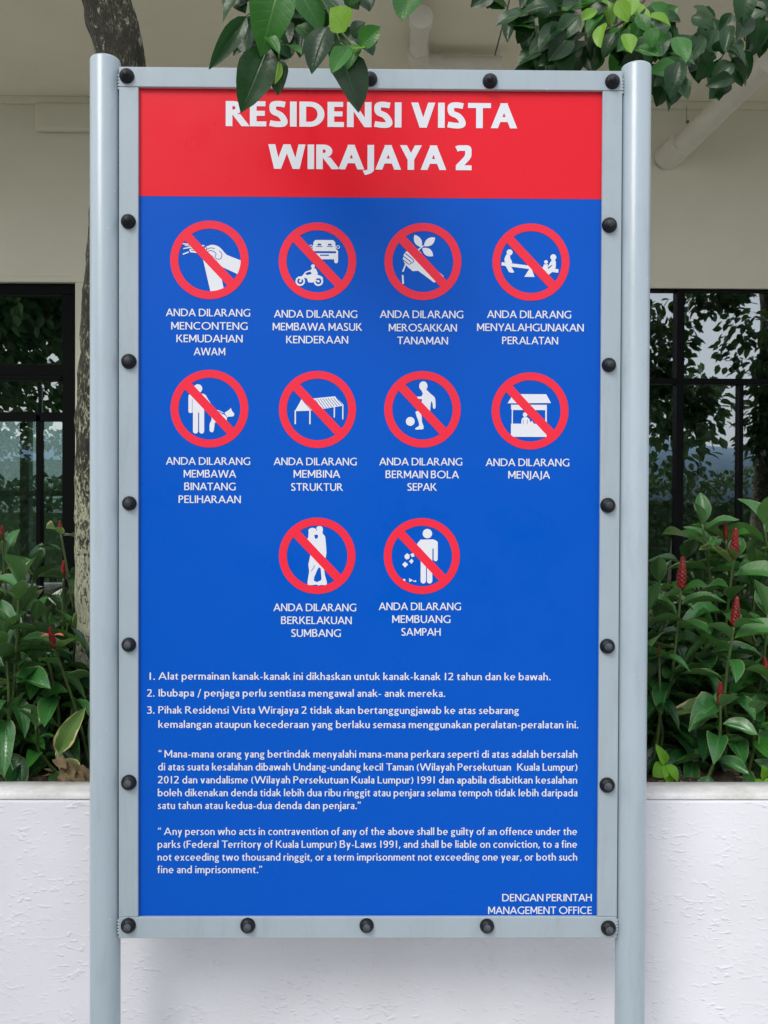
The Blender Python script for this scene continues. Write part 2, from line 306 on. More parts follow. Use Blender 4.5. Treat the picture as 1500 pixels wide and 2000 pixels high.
def glyph(ch, w):
    h = w * .86; d = w * 1.06; X = .68; o = .015; bo = w > .2
    g, adv = [], .5
    if ch == 'A': g = dg(0, 0, .46-d*.45, 1, d) + dg(.92-d, 0, .46-d*.55, 1, d) + rect(.2, .25, .72, .25+h); adv = .92
    elif ch == 'B': g = rect(0,0,w,1) + rect(0,1-h,.33,1) + rect(0,.50,.35,.50+h) + rect(0,0,.36,h) + band(.32,.5+h/2+.25-h/4,.27,.25+h/4,-90,90,w,h) + band(.35,.25+h/4,.30,.25+h/4,-90,90,w,h); adv = .66
    elif ch == 'C': g = band(.52,.5,.52,.5+o,52,308,w*1.02,h); adv = .86
    elif ch == 'D': g = rect(0,0,w,1) + rect(0,1-h,.38,1) + rect(0,0,.38,h) + band(.37,.5,.50,.5,-90,90,w*1.04,h); adv = .88
    elif ch == 'E': g = rect(0,0,w,1) + rect(w*.5,1-h,.54,1) + rect(w*.5,.5-h*.4,.52,.5+h*.6) + rect(w*.5,0,.57 if bo else .55,h); adv = .58 if bo else .55
    elif ch == 'F': g = rect(0,0,w,1) + rect(w*.5,1-h,.50,1) + rect(w*.5,.46,.46,.46+h); adv = .50
    elif ch == 'G': g = band(.54,.5,.54,.5+o,50,300,w*1.02,h) + rect(.86-w,.045,.86,.50) + quad((.80,.045),(.86,.045),(.86,.11),(.72,.10)) + stroke([(.80,.10),(.62,.03)],h*.9); adv = .88
    elif ch == 'H': g = rect(0,0,w,1) + rect(.76-w,0,.76,1) + rect(w*.5,.48,.76-w*.5,.48+h); adv = .76
    elif ch == 'I': g = rect(0,0,w,1); adv = w
    elif ch == 'J': g = rect(.06,0,.06+w,1) + band(-.20,.0,.26+w,.24,-70,0,w,h) ; adv = .06 + w
    elif ch == 'K': g = rect(0,0,w,1) + dg(w*.9,.46,.54-w*.3,1,d*1.15) + dg(.62-d*.15,0,w*.95,.58,d*1.2); adv = .66 + d * .5
    elif ch == 'L': g = rect(0,0,w,1) + rect(w*.5,0,.50,h); adv = .50
    elif ch == 'M': g = rect(0,0,w,1) + rect(.88-w,0,.88,1) + dg(.44-d*.5,.22,0,1,d) + dg(.44-d*.5,.22,.88-d,1,d); adv = .88
    elif ch == 'N': q = .85 if bo else .80; g = rect(0,0,w,1) + rect(q-w,0,q,1) + dg(q-d,0,0,1,d); adv = q
    elif ch == 'O': g = band(.54,.5,.54,.5+o,0,360,w*1.02,h); adv = 1.08
    elif ch == 'P': g = rect(0,0,w,1) + rect(0,1-h,.30,1) + rect(0,.42,.30,.42+h) + band(.28,.71,.30,.29,-90,90,w,h); adv = .59
    elif ch == 'R': g = rect(0,0,w,1) + rect(0,1-h,.29,1) + rect(0,.46,.29,.46+h) + band(.27,.73,.30,.27,-90,90,w,h) + dg(.66-d*.45,0,.22,.48,d*1.15); adv = .74
    elif ch == 'S':
        W = .62 if w > .2 else .54
        g = stroke(curve([(W*.88,.955-h*.42),(W*.52,1-h*.46),(W*.2+w*.1,.94-h*.3),(w*.5,.745),(W*.26,.585),(W*.60,.47),(W-w*.5,.275),(W*.84-w*.1,.06+h*.3),(W*.46,h*.46),(.015,.055+h*.40)],6), w*.98); adv = W
    elif ch == 'T': q = .80 if bo else .72; g = rect(q/2-w/2,0,q/2+w/2,1) + rect(0,1-h,q,1); adv = q
    elif ch == 'U': g = rect(0,.34,w,1) + rect(.76-w,.34,.76,1) + band(.38,.345,.38,.36,180,360,w,h); adv = .76
    elif ch == 'V': g = dg(.42-d*.5,0,0,1,d) + dg(.42-d*.5,0,.84-d,1,d); adv = .84
    elif ch == 'W': g = dg(.33-d*.5,0,0,1,d) + dg(.33-d*.5,0,.66-d*.5,1,d) + dg(.99-d*.5,0,.66-d*.5,1,d) + dg(.99-d*.5,0,1.32-d,1,d); adv = 1.32
    elif ch == 'X': g = dg(0,0,.72-d,1,d) + dg(.72-d,0,0,1,d); adv = .72
    elif ch == 'Y': g = rect(.39-w/2,0,.39+w/2,.48) + dg(.39-d*.5,.42,0,1,d) + dg(.39-d*.5,.42,.78-d,1,d); adv = .78
    elif ch == '1': g = rect(.12,0,.12+w,1); adv = .24 + w
    elif ch == '2': g = rect(0,0,.56,h) + stroke(curve([(.02,.86),(.13,.96-h*.3),(.26,1-h/2),(.42,.93-h*.2),(.47-w*.12,.74),(.42,.55),(.26,.33),(.08,h*.6)],6), w*.98); adv = .58
    elif ch == '3': g = stroke(curve([(.02,.90),(.12,.97-h*.4),(.24,1-h/2),(.38,.92-h*.1),(.40,.76),(.34,.60),(.16,.53)],5), w*.95) + stroke(curve([(.16,.54),(.36,.50),(.46-w*.1,.30),(.40,.11),(.22,h/2),(.10,.02+h*.4),(0,.10)],5), w*.95); adv = .50
    elif ch == '9': g = band(.27,.68,.27,.32,0,360,w,h) + stroke(curve([(.54-w/2,.70),(.52-w/2,.42),(.40,.16),(.10,-.0+h*.3)],6), w*.92); adv = .56
    elif ch == '0': g = band(.27,.5,.27,.5+o,0,360,w,h); adv = .56
    elif ch == '.': g = disc(w*.62,w*.58,w*.66,n=10); adv = w * 1.25
    elif ch == ',': g = disc(w*.62,w*.58,w*.62,n=10) + dg(-.02,-.17,w*.3,.1,w*.6); adv = w * 1.25
    elif ch == '-': g = rect(.03,.26,.29,.26+h); adv = .32
    elif ch == '/': g = dg(0,-.16,.30,1.05,w*.8); adv = .40
    elif ch == '(': g = band(.46,.42,.46,.66,128,232,w*.9,w*.6); adv = .25
    elif ch == ')': g = band(-.21,.42,.46,.66,-52,52,w*.9,w*.6); adv = .25
    elif ch in '\u201c\u201d':
        s = 1 if ch == '\u201c' else -1
        for x in (0, .20):
            g += disc(x+.06,.82 if s > 0 else .95,.080,n=8) + (dg(x-.02,.82,x+.06,1.05,.07) if s > 0 else dg(x-.01,.72,x+.06,.95,.075))
        adv = .30
    # lower case, x-height X
    elif ch in 'bdpqgahnmurceosltfikjvwyxz':
        rb = .28
        if ch == 'a': g = rect(.42-w,0,.42,.46) + stroke(curve([(.42-w/2,.44),(.38-w*.3,X-.07),(.24,X-h/2),(.06,X-.10)],5), w*.92) + band(.24,.20,.24,.20+o,60,330,w*.95,h) + stroke([(.40-w*.5,.36),(.26,.40-h*.45)],h*.9) + stroke([(.42-w/2,.10),(.30,.03+h*.35)],h*.8); adv = .43
        elif ch in 'bp':
            g = band(.28,X/2,rb,X/2+o,-150,150,w,h) + (rect(0,0,w,1.05) if ch == 'b' else rect(0,-.33,w,X)); adv = .57
        elif ch in 'dq':
            g = band(.28,X/2,rb,X/2+o,30,330,w,h) + (rect(.55-w,0,.55,1.05) if ch == 'd' else rect(.55-w,-.33,.55,X)); adv = .56
        elif ch == 'g':
            g = band(.23,.47,.215,.21,0,360,w*.88,h*.85) + band(.25,-.14,.26,.165,0,360,w*.85,h*.8) + stroke(curve([(.12,.29),(.06,.20),(.13,.115),(.30,.06),(.42,.02)],5),w*.8) + rect(.33,X-h*.9,.50,X-.0); adv = .51
        elif ch == 'c': g = band(.29,X/2,.29,X/2+o,50,310,w,h); adv = .47
        elif ch == 'e': g = band(.28,X/2,.28,X/2+o,0,312,w,h) + rect(w*.6,X/2-h*.45,.55,X/2+h*.4); adv = .57
        elif ch == 'o': g = band(.29,X/2,.29,X/2+o,0,360,w,h); adv = .58
        elif ch in 'hn': g = rect(0,0,w,1.05 if ch == 'h' else X) + band(.25,X-.26,.25,.27,0,135,w,h) + rect(.50-w,0,.50,X-.25); adv = .50
        elif ch == 'm': g = rect(0,0,w,X) + band(.24,X-.25,.235,.26,0,135,w,h) + rect(.475-w,0,.475,X-.24) + band(.715-w,X-.25,.235,.26,0,150,w,h) + rect(.95-2*w,0,.95-w,X-.24); adv = .95 - w
        elif ch == 'u': g = rect(.49-w,0,.49,X) + band(.25,.26,.25,.275,180,320,w,h) + rect(0,.25,w,X); adv = .49
        elif ch == 'r': g = rect(0,0,w,X) + band(.23,X-.22,.22,.23,55,150,w,h); adv = .33
        elif ch == 's': g = stroke(curve([(.33,X-.07),(.20,X-h/2+.01),(w*.55,X-.17),(.17,X*.53),(.33-w*.2,X*.32),(.30-w*.1,.09),(.16,h/2-.01),(.0,.075)],5), w*.9); adv = .37
        elif ch == 'l': g = rect(0,0,w,1.05); adv = w
        elif ch == 'i': g = rect(0,0,w,X) + disc(w/2,.92,w*.62,n=10); adv = w
        elif ch == 'j': g = rect(0,-.18,w,X) + band(-.20,-.16,.20+w,.19,-75,0,w,h) + disc(w/2,.92,w*.62,n=10); adv = w
        elif ch == 't': g = rect(.07,.14,.07+w,X) + quad((.07,X-.02),(.07+w,X-.02),(.07+w,.88),(.07,.74)) + rect(0,X-h,.34,X) + band(.07+.2,.17,.20,.185,180,290,w,h); adv = .34
        elif ch == 'f': g = rect(.05,0,.05+w,.85) + band(.05+.22,.84,.22,.23,80,180,w,h) + rect(-.04,X-h,.26,X); adv = .28
        elif ch == 'k': g = rect(0,0,w,1.05) + dg(w*.8,.30,.33,X,d) + dg(.44-d*.3,0,w*.9,.40,d*1.1); adv = .44 + d * .5
        elif ch == 'v': g = dg(.25-d*.5,0,0,X,d) + dg(.25-d*.5,0,.50-d,X,d); adv = .50
        elif ch == 'w': g = dg(.21-d*.5,0,0,X,d) + dg(.21-d*.5,0,.42-d*.5,X,d) + dg(.63-d*.5,0,.42-d*.5,X,d) + dg(.63-d*.5,0,.84-d,X,d); adv = .84
        elif ch == 'y': g = dg(.25-d*.5,.0,0,X,d) + dg(.13-d*.35,-.33,.50-d,X,d); adv = .50
        elif ch == 'x': g = dg(0,0,.48-d,X,d) + dg(.48-d,0,0,X,d); adv = .48
        elif ch == 'z': g = rect(0,0,.42,h) + rect(0,X-h,.42,X) + dg(0,0,.42-d,X,d); adv = .42
    return g, adv
def ccw(p):
    a = sum(p[i][0]*p[(i+1)%len(p)][1] - p[(i+1)%len(p)][0]*p[i][1] for i in range(len(p)))
    return list(p) if a > 0 else list(reversed(p))
def cdt(polys):                        # union of polygons -> flat verts, triangles, ids of the polygons each triangle lies in
    vs = []; fs = []
    for p in polys:
        p = ccw(p); n = len(vs); vs += [Vector(q) for q in p]; fs.append(list(range(n, n + len(p))))
    r = delaunay_2d_cdt(vs, [], fs, 0, 1e-5, True)
    return r[0], r[2], r[5]
GC = {}
def gmesh(ch, w):
    k = (ch, w)
    if k not in GC:
        g, adv = glyph(ch, w)
        if g:
            v, f, ids = cdt(g); f = [t for t, i in zip(f, ids) if len(i)]
        else: v, f = [], []
        GC[k] = (v, f, adv)
    return GC[k]
KERN = {'TA':-.10,'AT':-.10,'AY':-.12,'YA':-.12,'AV':-.10,'VA':-.10,'AW':-.08,'WA':-.08,'PA':-.08,'RA':-.03,'LA':-.0,'VI':0,'ra':-.02,'Te':-.09,'Ta':-.09,'Wi':-.02,'AJ':-.02,'JA':-.03,'aw':-.02,'wa':-.02,'Ku':-.02,'LT':-.1,'AM':-.0}
def kern(p):
    if p in KERN: return KERN[p]
    if len(p) == 2 and p.isupper() and ' ' not in p and 'A' in p: return -.055
    return 0
def text_line(name, s, xl, xr, base, cap, w, mat_, parent, Yp, sp=.10, space=.26, ex=.92):
    """one printed line between photo columns xl..xr on the sign face, baseline row base, capital height cap (all photo pixels)"""
    a, b = at(xl, base, 0), at(xr, base, 0); W = b.x - a.x; z0 = (a.z + b.z) / 2
    c = (at((xl+xr)/2, base - cap, 0).z - at((xl+xr)/2, base, 0).z)
    nat = 0; gaps = 0
    for i, ch in enumerate(s):
        if ch == ' ': nat += space; continue
        nat += gmesh(ch, w)[2] + kern(s[i:i+2])
        if i < len(s) - 1 and s[i+1] != ' ': gaps += 1
    wsp = sum(1 for ch in s if ch == ' ')
    nat_all = nat + gaps * sp + wsp * sp
    k = (W / c) / nat_all; sx = k ** ex                     # share the misfit between letter width and spacing
    sp2 = sp + ((W / c) / sx - nat_all) / max(1, gaps + wsp) if gaps + wsp else sp
    V, Fc = [], []; x = 0
    for i, ch in enumerate(s):
        if ch == ' ': x += space + (sp2 if i else 0); continue
        v, f, adv = gmesh(ch, w); n = len(V)
        V += [(a.x + (x + q[0]) * sx * c, Yp, z0 + q[1] * c) for q in v]; Fc += [tuple(n + j for j in t) for t in f]
        x += adv + kern(s[i:i+2]) + (sp2 if i < len(s) - 1 and s[i+1] != ' ' else 0)
    return mesh_obj(name, V, [tuple(f) for f in Fc], mat_, parent)
# ------------------------------------------------------------------ setting: ground, building
WY = 2.6                                # face of the building wall
ground = mesh_obj('ground', [(-400,-600,0),(400,-600,0),(400,400,0),(-400,400,0)], [(0,1,2,3)], M_pave); tag(ground, kind='structure')
SOF = 3.50
bld = empty('building', (0, WY, 0), label='beige painted building with deep overhang and black framed windows behind the sign', cat='building')
# openings
lw_r = at(148, 552, WY).x; lw_t = at(60, 552, WY).z; rw_l = at(1232, 562, WY).x; rw_t = at(1400, 563, WY).z
WT = .22; XL, XR = -5.0, 6.0; lw_l = -4.2; rw_r = 5.2
boxo('wall', (XL, WY, 0), (lw_l, WY+WT, SOF), M_beige, bld)
boxo('wall', (lw_l, WY, lw_t), (lw_r, WY+WT, SOF), M_beige, bld)
boxo('wall', (lw_r, WY, 0), (rw_l, WY+WT, SOF), M_beige, bld)
boxo('wall', (rw_l, WY, rw_t), (rw_r, WY+WT, SOF), M_beige, bld)
boxo('wall', (rw_r, WY, 0), (XR, WY+WT, SOF), M_beige, bld)
# raised plaster band round the left opening
pb = MB(); pb.box((lw_l, WY-.012, lw_t), (lw_r+.045, WY, lw_t+.03)); pb.box((lw_r, WY-.012, .0), (lw_r+.045, WY, lw_t)); pb.build('plaster_band', M_beige, bld, bevel=.004)
sx0, sx1 = at(983, 60, 1.9).x, None
boxo('soffit', (XL, 1.30, SOF), (sx0-.003, WY+WT, SOF+.15), M_soffit, bld)
boxo('soffit', (sx0+.003, 1.30, SOF), (XR, WY+WT, SOF+.15), M_soffit, bld)
boxo('soffit_groove', (sx0-.003, 1.31, SOF+.012), (sx0+.003, WY, SOF+.1), M_black, bld)
boxo('upper_wall', (XL, 1.32, SOF+.15), (XR, WY+WT, SOF+4), M_beige, bld)
cn = MB(); cn.box((XL, WY-.02, SOF-.035), (XR, WY, SOF)); cn.build('cornice', M_beige, bld, bevel=.004)
b0 = at(72, 200, WY); b1 = at(330, 262, WY)
boxo('beam_stub', (b0.x, WY-.035, b1.z), (b1.x, WY, SOF-.036), M_beige, bld, bevel=.014)
# room behind the glass, with a rear opening added to let daylight in
rm = MB(); rm.box((XL, WY+3.6, 0), (-4.4, WY+3.7, SOF)); rm.box((-4.4, WY+3.6, 2.25), (-2.1, WY+3.7, SOF)); rm.box((-4.4, WY+3.6, 0), (-2.1, WY+3.7, .35)); rm.box((-2.1, WY+3.6, 0), (XR, WY+3.7, SOF)); rm.box((-3.22, WY+3.6, .35), (-3.14, WY+3.7, 2.25)); rm.box((-4.4, WY+3.61, 1.55), (-2.1, WY+3.69, 1.60)); rm.box((XL, WY+WT, SOF-.02), (XR, WY+3.6, SOF)); rm.box((XL-.1, WY+WT, 0), (XL, WY+3.6, SOF)); rm.box((XR, WY+WT, 0), (XR+.1, WY+3.6, SOF)); rm.box((-.1, WY+WT+.01, 0), (.1, WY+3.6, SOF-.03))
rm.build('interior_wall', M_inwall, bld)
boxo('interior_floor', (XL, WY+WT, .0), (XR, WY+3.6, .03), M_floor, bld)
def glass_mat(name, tint, refl):
    m = bpy.data.materials.new(name); m.use_nodes = True; t = m.node_tree; t.nodes.clear(); L = t.links.new
    g = nn(t, 'ShaderNodeBsdfGlossy', i_Roughness=.0); g.inputs[0].default_value = (.93, .97, 1.0, 1)
    tr = nn(t, 'ShaderNodeBsdfTransparent'); tr.inputs[0].default_value = (*tint, 1)
    lw = nn(t, 'ShaderNodeFresnel', i_IOR=1.5); mr = nn(t, 'ShaderNodeMapRange'); mr.inputs[1].default_value = 0; mr.inputs[2].default_value = 1; mr.inputs[3].default_value = refl; mr.inputs[4].default_value = 1
    tc = nn(t, 'ShaderNodeTexCoord'); nz = nn(t, 'ShaderNodeTexNoise', i_Scale=1.3, i_Detail=1.0); bp = nn(t, 'ShaderNodeBump', i_Strength=.10, i_Distance=.012)
    L(tc.outputs['Object'], nz.inputs['Vector']); L(nz.outputs[0], bp.inputs['Height']); L(bp.outputs[0], g.inputs['Normal'])
    mx = nn(t, 'ShaderNodeMixShader'); o = nn(t, 'ShaderNodeOutputMaterial')
    L(lw.outputs[0], mr.inputs[0]); L(mr.outputs[0], mx.inputs[0]); L(tr.outputs[0], mx.inputs[1]); L(g.outputs[0], mx.inputs[2]); L(mx.outputs[0], o.inputs[0]); return m
M_glass = glass_mat('tinted_glass', (.42, .52, .50), .30)
def zrow(py, px=1400, Y=WY): return at(px, py, Y).z
def xcol(px, Y=WY): return at(px, 800, Y).x
# left window
wl = link('window', None, bld) if False else empty('window'); wl.parent = bld; wl.location = (0, 0, 0)
def wchild(name, o_parent):
    e = bpy.data.objects.new(name, None); col.objects.link(e); e.parent = o_parent; return e
bpy.data.objects.remove(wl)
def window_frame(bars, panes, gy, label):
    """outer frame mesh as part, bars and panes as its sub-parts"""
    x0, x1, z0, z1 = panes
    m = MB(); t = .05; fy0, fy1 = gy - .035, gy + .035
    m.box((x0, fy0, z1-bars['top']), (x1, fy1, z1)); m.box((x1-bars['right'], fy0, z0), (x1, fy1, z1-bars['top']))
    m.box((x0, fy0, z0), (x0+bars['left'], fy1, z1-bars['top'])); m.box((x0+bars['left'], fy0, z0), (x1-bars['right'], fy1, z0+.06))
    fr = m.build('window', M_black, bld, bevel=.003); fr['label'] = label
    return fr
GY = WY + .05
GY2 = GY
lf_b = zrow(577, 60, GY); ltop = lw_t; 
fl = window_frame({'top': ltop - zrow(578, 60, GY), 'right': lw_r - xcol(126, GY), 'left': .06}, (lw_l, lw_r, .03, ltop), GY, 'left window with thick black frame and a deep black transom')
ix0, ix1 = lw_l + .06, xcol(126, GY)
zt0, zt1 = zrow(744, 60, GY), zrow(713, 60, GY)
tm = MB(); tm.box((ix0, GY-.03, zt0+.02), (ix1, GY+.03, zt1)); tm.box((ix0, GY-.045, zt0), (ix1, GY+.03, zt0+.018)); tm.build('transom', M_black, fl, bevel=.002)
zt = zrow(578, 60, GY)
for (a, b) in ((-2.75, -2.70),):
    boxo('mullion', (a, GY-.03, zt1), (b, GY+.03, zt), M_black, fl)
mxl = xcol(78, GY); boxo('mullion', (mxl-.009, GY-.028, .09), (mxl+.011, GY+.028, zrow(812, 60, GY)), M_black, fl)
boxo('transom', (ix0, GY-.028, zrow(823, 60, GY)), (ix1+.03, GY+.02, zrow(806, 60, GY)), M_black, fl)
def pane(parent, x0, x1, z0, z1, y, tilt=0):
    o = boxo('pane', (x0, y-.003, z0), (x1, y+.003, z1), M_glass, parent)
    if tilt:
        me = o.data
        for v in me.vertices: v.co.y += (v.co.x - (x0+x1)/2) * tilt + (v.co.z - z0) * tilt * .3
    return o
pane(fl, -2.70, ix1, zt1, zt, GY, .004); pane(fl, ix0, -2.75, zt1, zt, GY)
pane(fl, mxl+.011, ix1, .09, zt0, GY, -.003); pane(fl, ix0, mxl-.009, .09, zt0, GY, .003)
# right window
rl = rw_l
fr = window_frame({'top': rw_t - zrow(571, 1400, GY), 'right': .06, 'left': .05}, (rl, rw_r, .03, rw_t), GY, 'right window with thin black bars reflecting sky and leaves')
v1 = (xcol(1317, GY), xcol(1331, GY)); v2 = (xcol(1440, GY), xcol(1448, GY))
hz0, hz1 = zrow(752, 1400, GY), zrow(741, 1400, GY); zt = zrow(571, 1400, GY); L0 = rl + .05
boxo('mullion', (v1[0], GY-.034, .09), (v1[1], GY+.034, zt), M_black, fr)
boxo('transom', (L0, GY-.030, hz0), (v1[0], GY+.03, hz1), M_black, fr)
boxo('transom', (v1[1], GY-.030, hz0), (rw_r-.06, GY+.03, hz1), M_black, fr)
boxo('mullion', (v2[0], GY-.026, .09), (v2[1], GY+.026, hz0), M_black, fr)
boxo('mullion', (v2[1]+.9, GY-.026, .09), (v2[1]+.93, GY+.026, hz0), M_black, fr)
pane(fr, L0, v1[0], hz1, zt, GY, .004); pane(fr, v1[1], rw_r-.06, hz1, zt, GY, .0015)
pane(fr, L0, v1[0], .09, hz0, GY, -.003); pane(fr, v1[1], v2[0], .09, hz0, GY, .004); pane(fr, v2[1], v2[1]+.9, .09, hz0, GY, -.002); pane(fr, v2[1]+.93, rw_r-.06, .09, hz0, GY)
# things in the room, seen through the glass
cu = MB()
def curtain(x0, x1, y, z0, z1):
    n = 40; vs = []; fs = []
    for i in range(n + 1):
        x = x0 + (x1 - x0) * i / n; yy = y + .03 * math.sin(i * 1.5)
        vs += [(x, yy, z0), (x, yy, z1)]
        if i < n: fs.append((2*i, 2*i+2, 2*i+3, 2*i+1))
    o = mesh_obj('curtain', vs, fs, M_curt, None, True); return o
c = curtain(-2.75, -2.20, WY+.5, .05, 2.3); tag(c, 'pale grey green curtain hanging inside the left window', 'curtain')
tb = empty('table', (-2.3, WY+1.6, .03), label='thin legged table standing inside behind the left window', cat='table')
boxo('table_top', (-2.75, WY+1.3, 1.00), (-2.05, WY+1.9, 1.03), mat('table_wood', (.18,.2,.19), .4), tb)
for x in (-2.73, -2.10):
    for y in (WY+1.32, WY+1.85): boxo('leg', (x, y, .03), (x+.03, y+.03, 1.0), M_black, tb)
ac = empty('air_conditioner', (-2.75, WY+1.2, 1.7), label='boxy air conditioner unit with round fan grille behind the left window', cat='air conditioner')
M_ac = mat('ac_casing', (.52, .50, .42), .6)
p0, p1 = at(-60, 772, WY+1.2), at(52, 803, WY+1.2)
boxo('casing', (p0.x, WY+1.2, p1.z-.02), (p1.x, WY+1.45, p0.z), M_ac, ac, bevel=.01)
g = MB(); gc = at(10, 790, WY+1.2)
for k in range(3): g.lathe([(.02+.022*k, 0), (.02+.022*k, .01), (.028+.022*k, .01), (.028+.022*k, 0)], (gc.x, WY+1.199, (p0.z+p1.z)/2-.01), n=20)
g.build('fan_grille', M_black, ac)
# pipes under the soffit
pr = .042; pm = mat('painted_pipe', (.74, .71, .62), .55, var=.12, vscale=12)
zp = SOF - .062
dp = empty('drainpipe', at(823, 80, 1.9), label='short beige pipe with capped end and elbow under the overhang above the sign', cat='pipe')
def at_z(px, py, Z):
    d = right * (px - 750) / F + fwd - up * (py - 1000) / F
    return EYE + d * ((Z - EYE.z) / d.z)
e0 = at_z(822, 40, zp); e1 = at_z(822, 122, zp); e2 = at_z(980, 128, zp)
m = MB(); m.tube([e0, (e0.x, e1.y-.05, zp)], pr-.004, 20); m.build('pipe', pm, dp, smooth=True)
m = MB(); m.tube([(e0.x, e0.y-.03, zp), (e0.x, e0.y+.02, zp)], pr+.006, 20); m.build('pipe_collar', pm, dp, smooth=True)
m = MB(); m.tube([(e0.x, e1.y-.11, zp), (e0.x, e1.y-.06, zp)], pr+.005, 20); m.build('pipe_collar', pm, dp, smooth=True)
m = MB(); m.tube([(e0.x, e1.y-.06, zp), (e0.x+.008, e1.y-.02, zp), (e0.x+.03, e1.y+.012, zp), (e0.x+.07, e1.y+.02, zp), (e0.x+.11, e1.y+.02, zp)], pr+.003, 20); m.build('elbow', pm, dp, smooth=True)
m = MB(); m.tube([(e0.x+.11, e1.y+.02, zp), (e2.x, e1.y+.02, zp)], pr-.004, 20); m.build('pipe', pm, dp, smooth=True)
q0 = at(1303, 306, WY-.01); q1 = at(1475, 145, 2.02)
dp2 = empty('drainpipe', q0, label='thick beige pipe slanting down into the wall right of the sign', cat='pipe')
m = MB(); m.tube([q0 + Vector((0, .06, -.02)), q1, q1 + (q1-q0) * .12], .052, 24); m.build('pipe', pm, dp2, smooth=True)
dq = (q1 - q0).normalized(); m = MB(); m.tube([q0 - dq*.02, q0 + dq*.115], .060, 24); m.build('pipe_collar', pm, dp2, smooth=True)
# ------------------------------------------------------------------ planter
PW = .17; wt = at(900, 1550, PW).z; PT = .085
pl = empty('planter', (0, PW, 0), label='low white planter wall with rough stippled render behind the sign', cat='planter wall')
m = MB(); m.box((-3.2, PW, 0), (3.6, PW+PT, wt-.012)); m.build('front_wall', M_stucco, pl, bevel=.008)
# slightly uneven trowelled top
vs = []; fs = []; n = 170
for i in range(n + 1):
    x = -3.2 + 6.8 * i / n; wv = .0022 * noise.noise(Vector((x*7, 0, 0)))
    for (y, z) in ((PW-.0005, wt-.0122), (PW+.0006, wt-.004), (PW+.006, wt+wv), (PW+PT*.5, wt+.001+wv), (PW+PT-.004, wt+wv*.6), (PW+PT+.001, wt-.02)): vs.append((x, y + .0012*noise.noise(Vector((x*9, y*30, 3))), z))
    if i < n:
        for k in range(5): a = i*6+k; fs.append((a, a+6, a+7, a+1))
mesh_obj('coping', vs, fs, M_ledge, pl, True)
boxo('back_wall', (-3.2, 1.38, 0), (3.6, 1.48, wt-.05), mat('dark_planter_back', (.10,.10,.09), .8, var=.4), pl)
vs = []; fs = []; nx, ny = 260, 45
SZ = wt - .045
def soilz(x, y): return SZ + .035 * noise.fractal(Vector((x*5, y*5, 0)), 1, 2, 4) + .012*noise.noise(Vector((x*28, y*28, 2))) + .03 * (y - .285)
for j in range(ny + 1):
    for i in range(nx + 1):
        x = -3.2 + 6.8*i/nx; y = PW+PT + (1.38-PW-PT)*j/ny; vs.append((x, y, soilz(x, y)))
for j in range(ny):
    for i in range(nx): a = j*(nx+1)+i; fs.append((a, a+1, a+nx+2, a+nx+1))
so_ = mesh_obj('soil', vs, fs, M_soil, None, True); tag(so_, kind='structure')
# ------------------------------------------------------------------ sign
S = empty('notice_board', (0, 0, 0), label='tall blue and red rules board in grey frame on two round grey posts', cat='sign')
pTL, pTR, pBL, pBR = at(272, 172, 0), at(1173, 182, 0), at(272, 1786, 0), at(1167, 1789, 0)
px0, px1 = (pTL.x + pBL.x)/2, (pTR.x + pBR.x)/2; pz1, pz0 = (pTL.z+pTR.z)/2, (pBL.z+pBR.z)/2
hz = (at(272, 383, 0).z + at(1172, 389, 0).z)/2
ox0, ox1, oz1, oz0 = -.4975, .4995, (at(232,130,0).z+at(1215,147,0).z)/2, (at(235,1827,0).z+at(1205,1829,0).z)/2
FT = .009                                # the flat bars stand 9 mm proud of the print
boxo('panel', (ox0+.012, .0, oz0+.012), (ox1-.012, .006, oz1-.012), M_blue, S)
mesh_obj('header', [(px0-.004, -.0004, hz), (px1+.004, -.0004, hz), (px1+.004, -.0004, pz1+.004), (px0-.004, -.0004, pz1+.004)], [(0,1,2,3)], M_red, S)
boxo('top_rail', (ox0, -FT, pz1), (ox1, -.0006, oz1), M_grey, S, bevel=.0012)
boxo('bottom_rail', (ox0, -FT, oz0), (ox1, -.0006, pz0), M_grey, S, bevel=.0012)
boxo('side_rail', (ox0, -FT+.0004, pz0+.0006), (px0, -.0006, pz1-.0006), M_grey, S, bevel=.0012)
boxo('side_rail', (px1, -FT+.0004, pz0+.0006), (ox1, -.0006, pz1-.0006), M_grey, S, bevel=.0012)
m = MB(); m.box((ox0+.004, .0064, oz0+.004), (ox1-.004, .032, oz0+.034)); m.box((ox0+.004, .0064, oz1-.034), (ox1-.004, .032, oz1-.004)); m.box((ox0+.004, .0064, oz0+.036), (ox0+.034, .032, oz1-.036)); m.box((ox1-.034, .0064, oz0+.036), (ox1-.004, .032, oz1-.036)); m.build('back_frame', M_grey, S)
boxo('backing_sheet', (ox0+.036, .012, oz0+.036), (ox1-.036, .015, oz1-.036), M_grey, S)
PR = .0296
def post(xc, ztop, label):
    m = MB(); zs = [0] + [ztop - .012, ztop - .003]; 
    prof = [(PR, 0), (PR, ztop-.004), (PR-.0012, ztop-.001), (PR-.005, ztop+.0015), (.006, ztop+.003)]
    m.lathe([(r_, h) for r_, h in prof], (xc, .006, 0), axis=Vector((0,0,1)), n=64)
    o = m.build('post', M_greyb, S, smooth=True); o['label'] = label; return o
lxm = (at(201, 110, 0).x + at(202.5, 1980, 0).x)/2; rxm = (at(1246, 120, 0).x + at(1233.5, 1980, 0).x)/2
post(ox0 - PR - .0015, at(201, 108, 0).z-.0065, 'left round grey post'); post(ox1 + PR + .0015, at(1246, 122, 0).z-.0065, 'right round grey post')
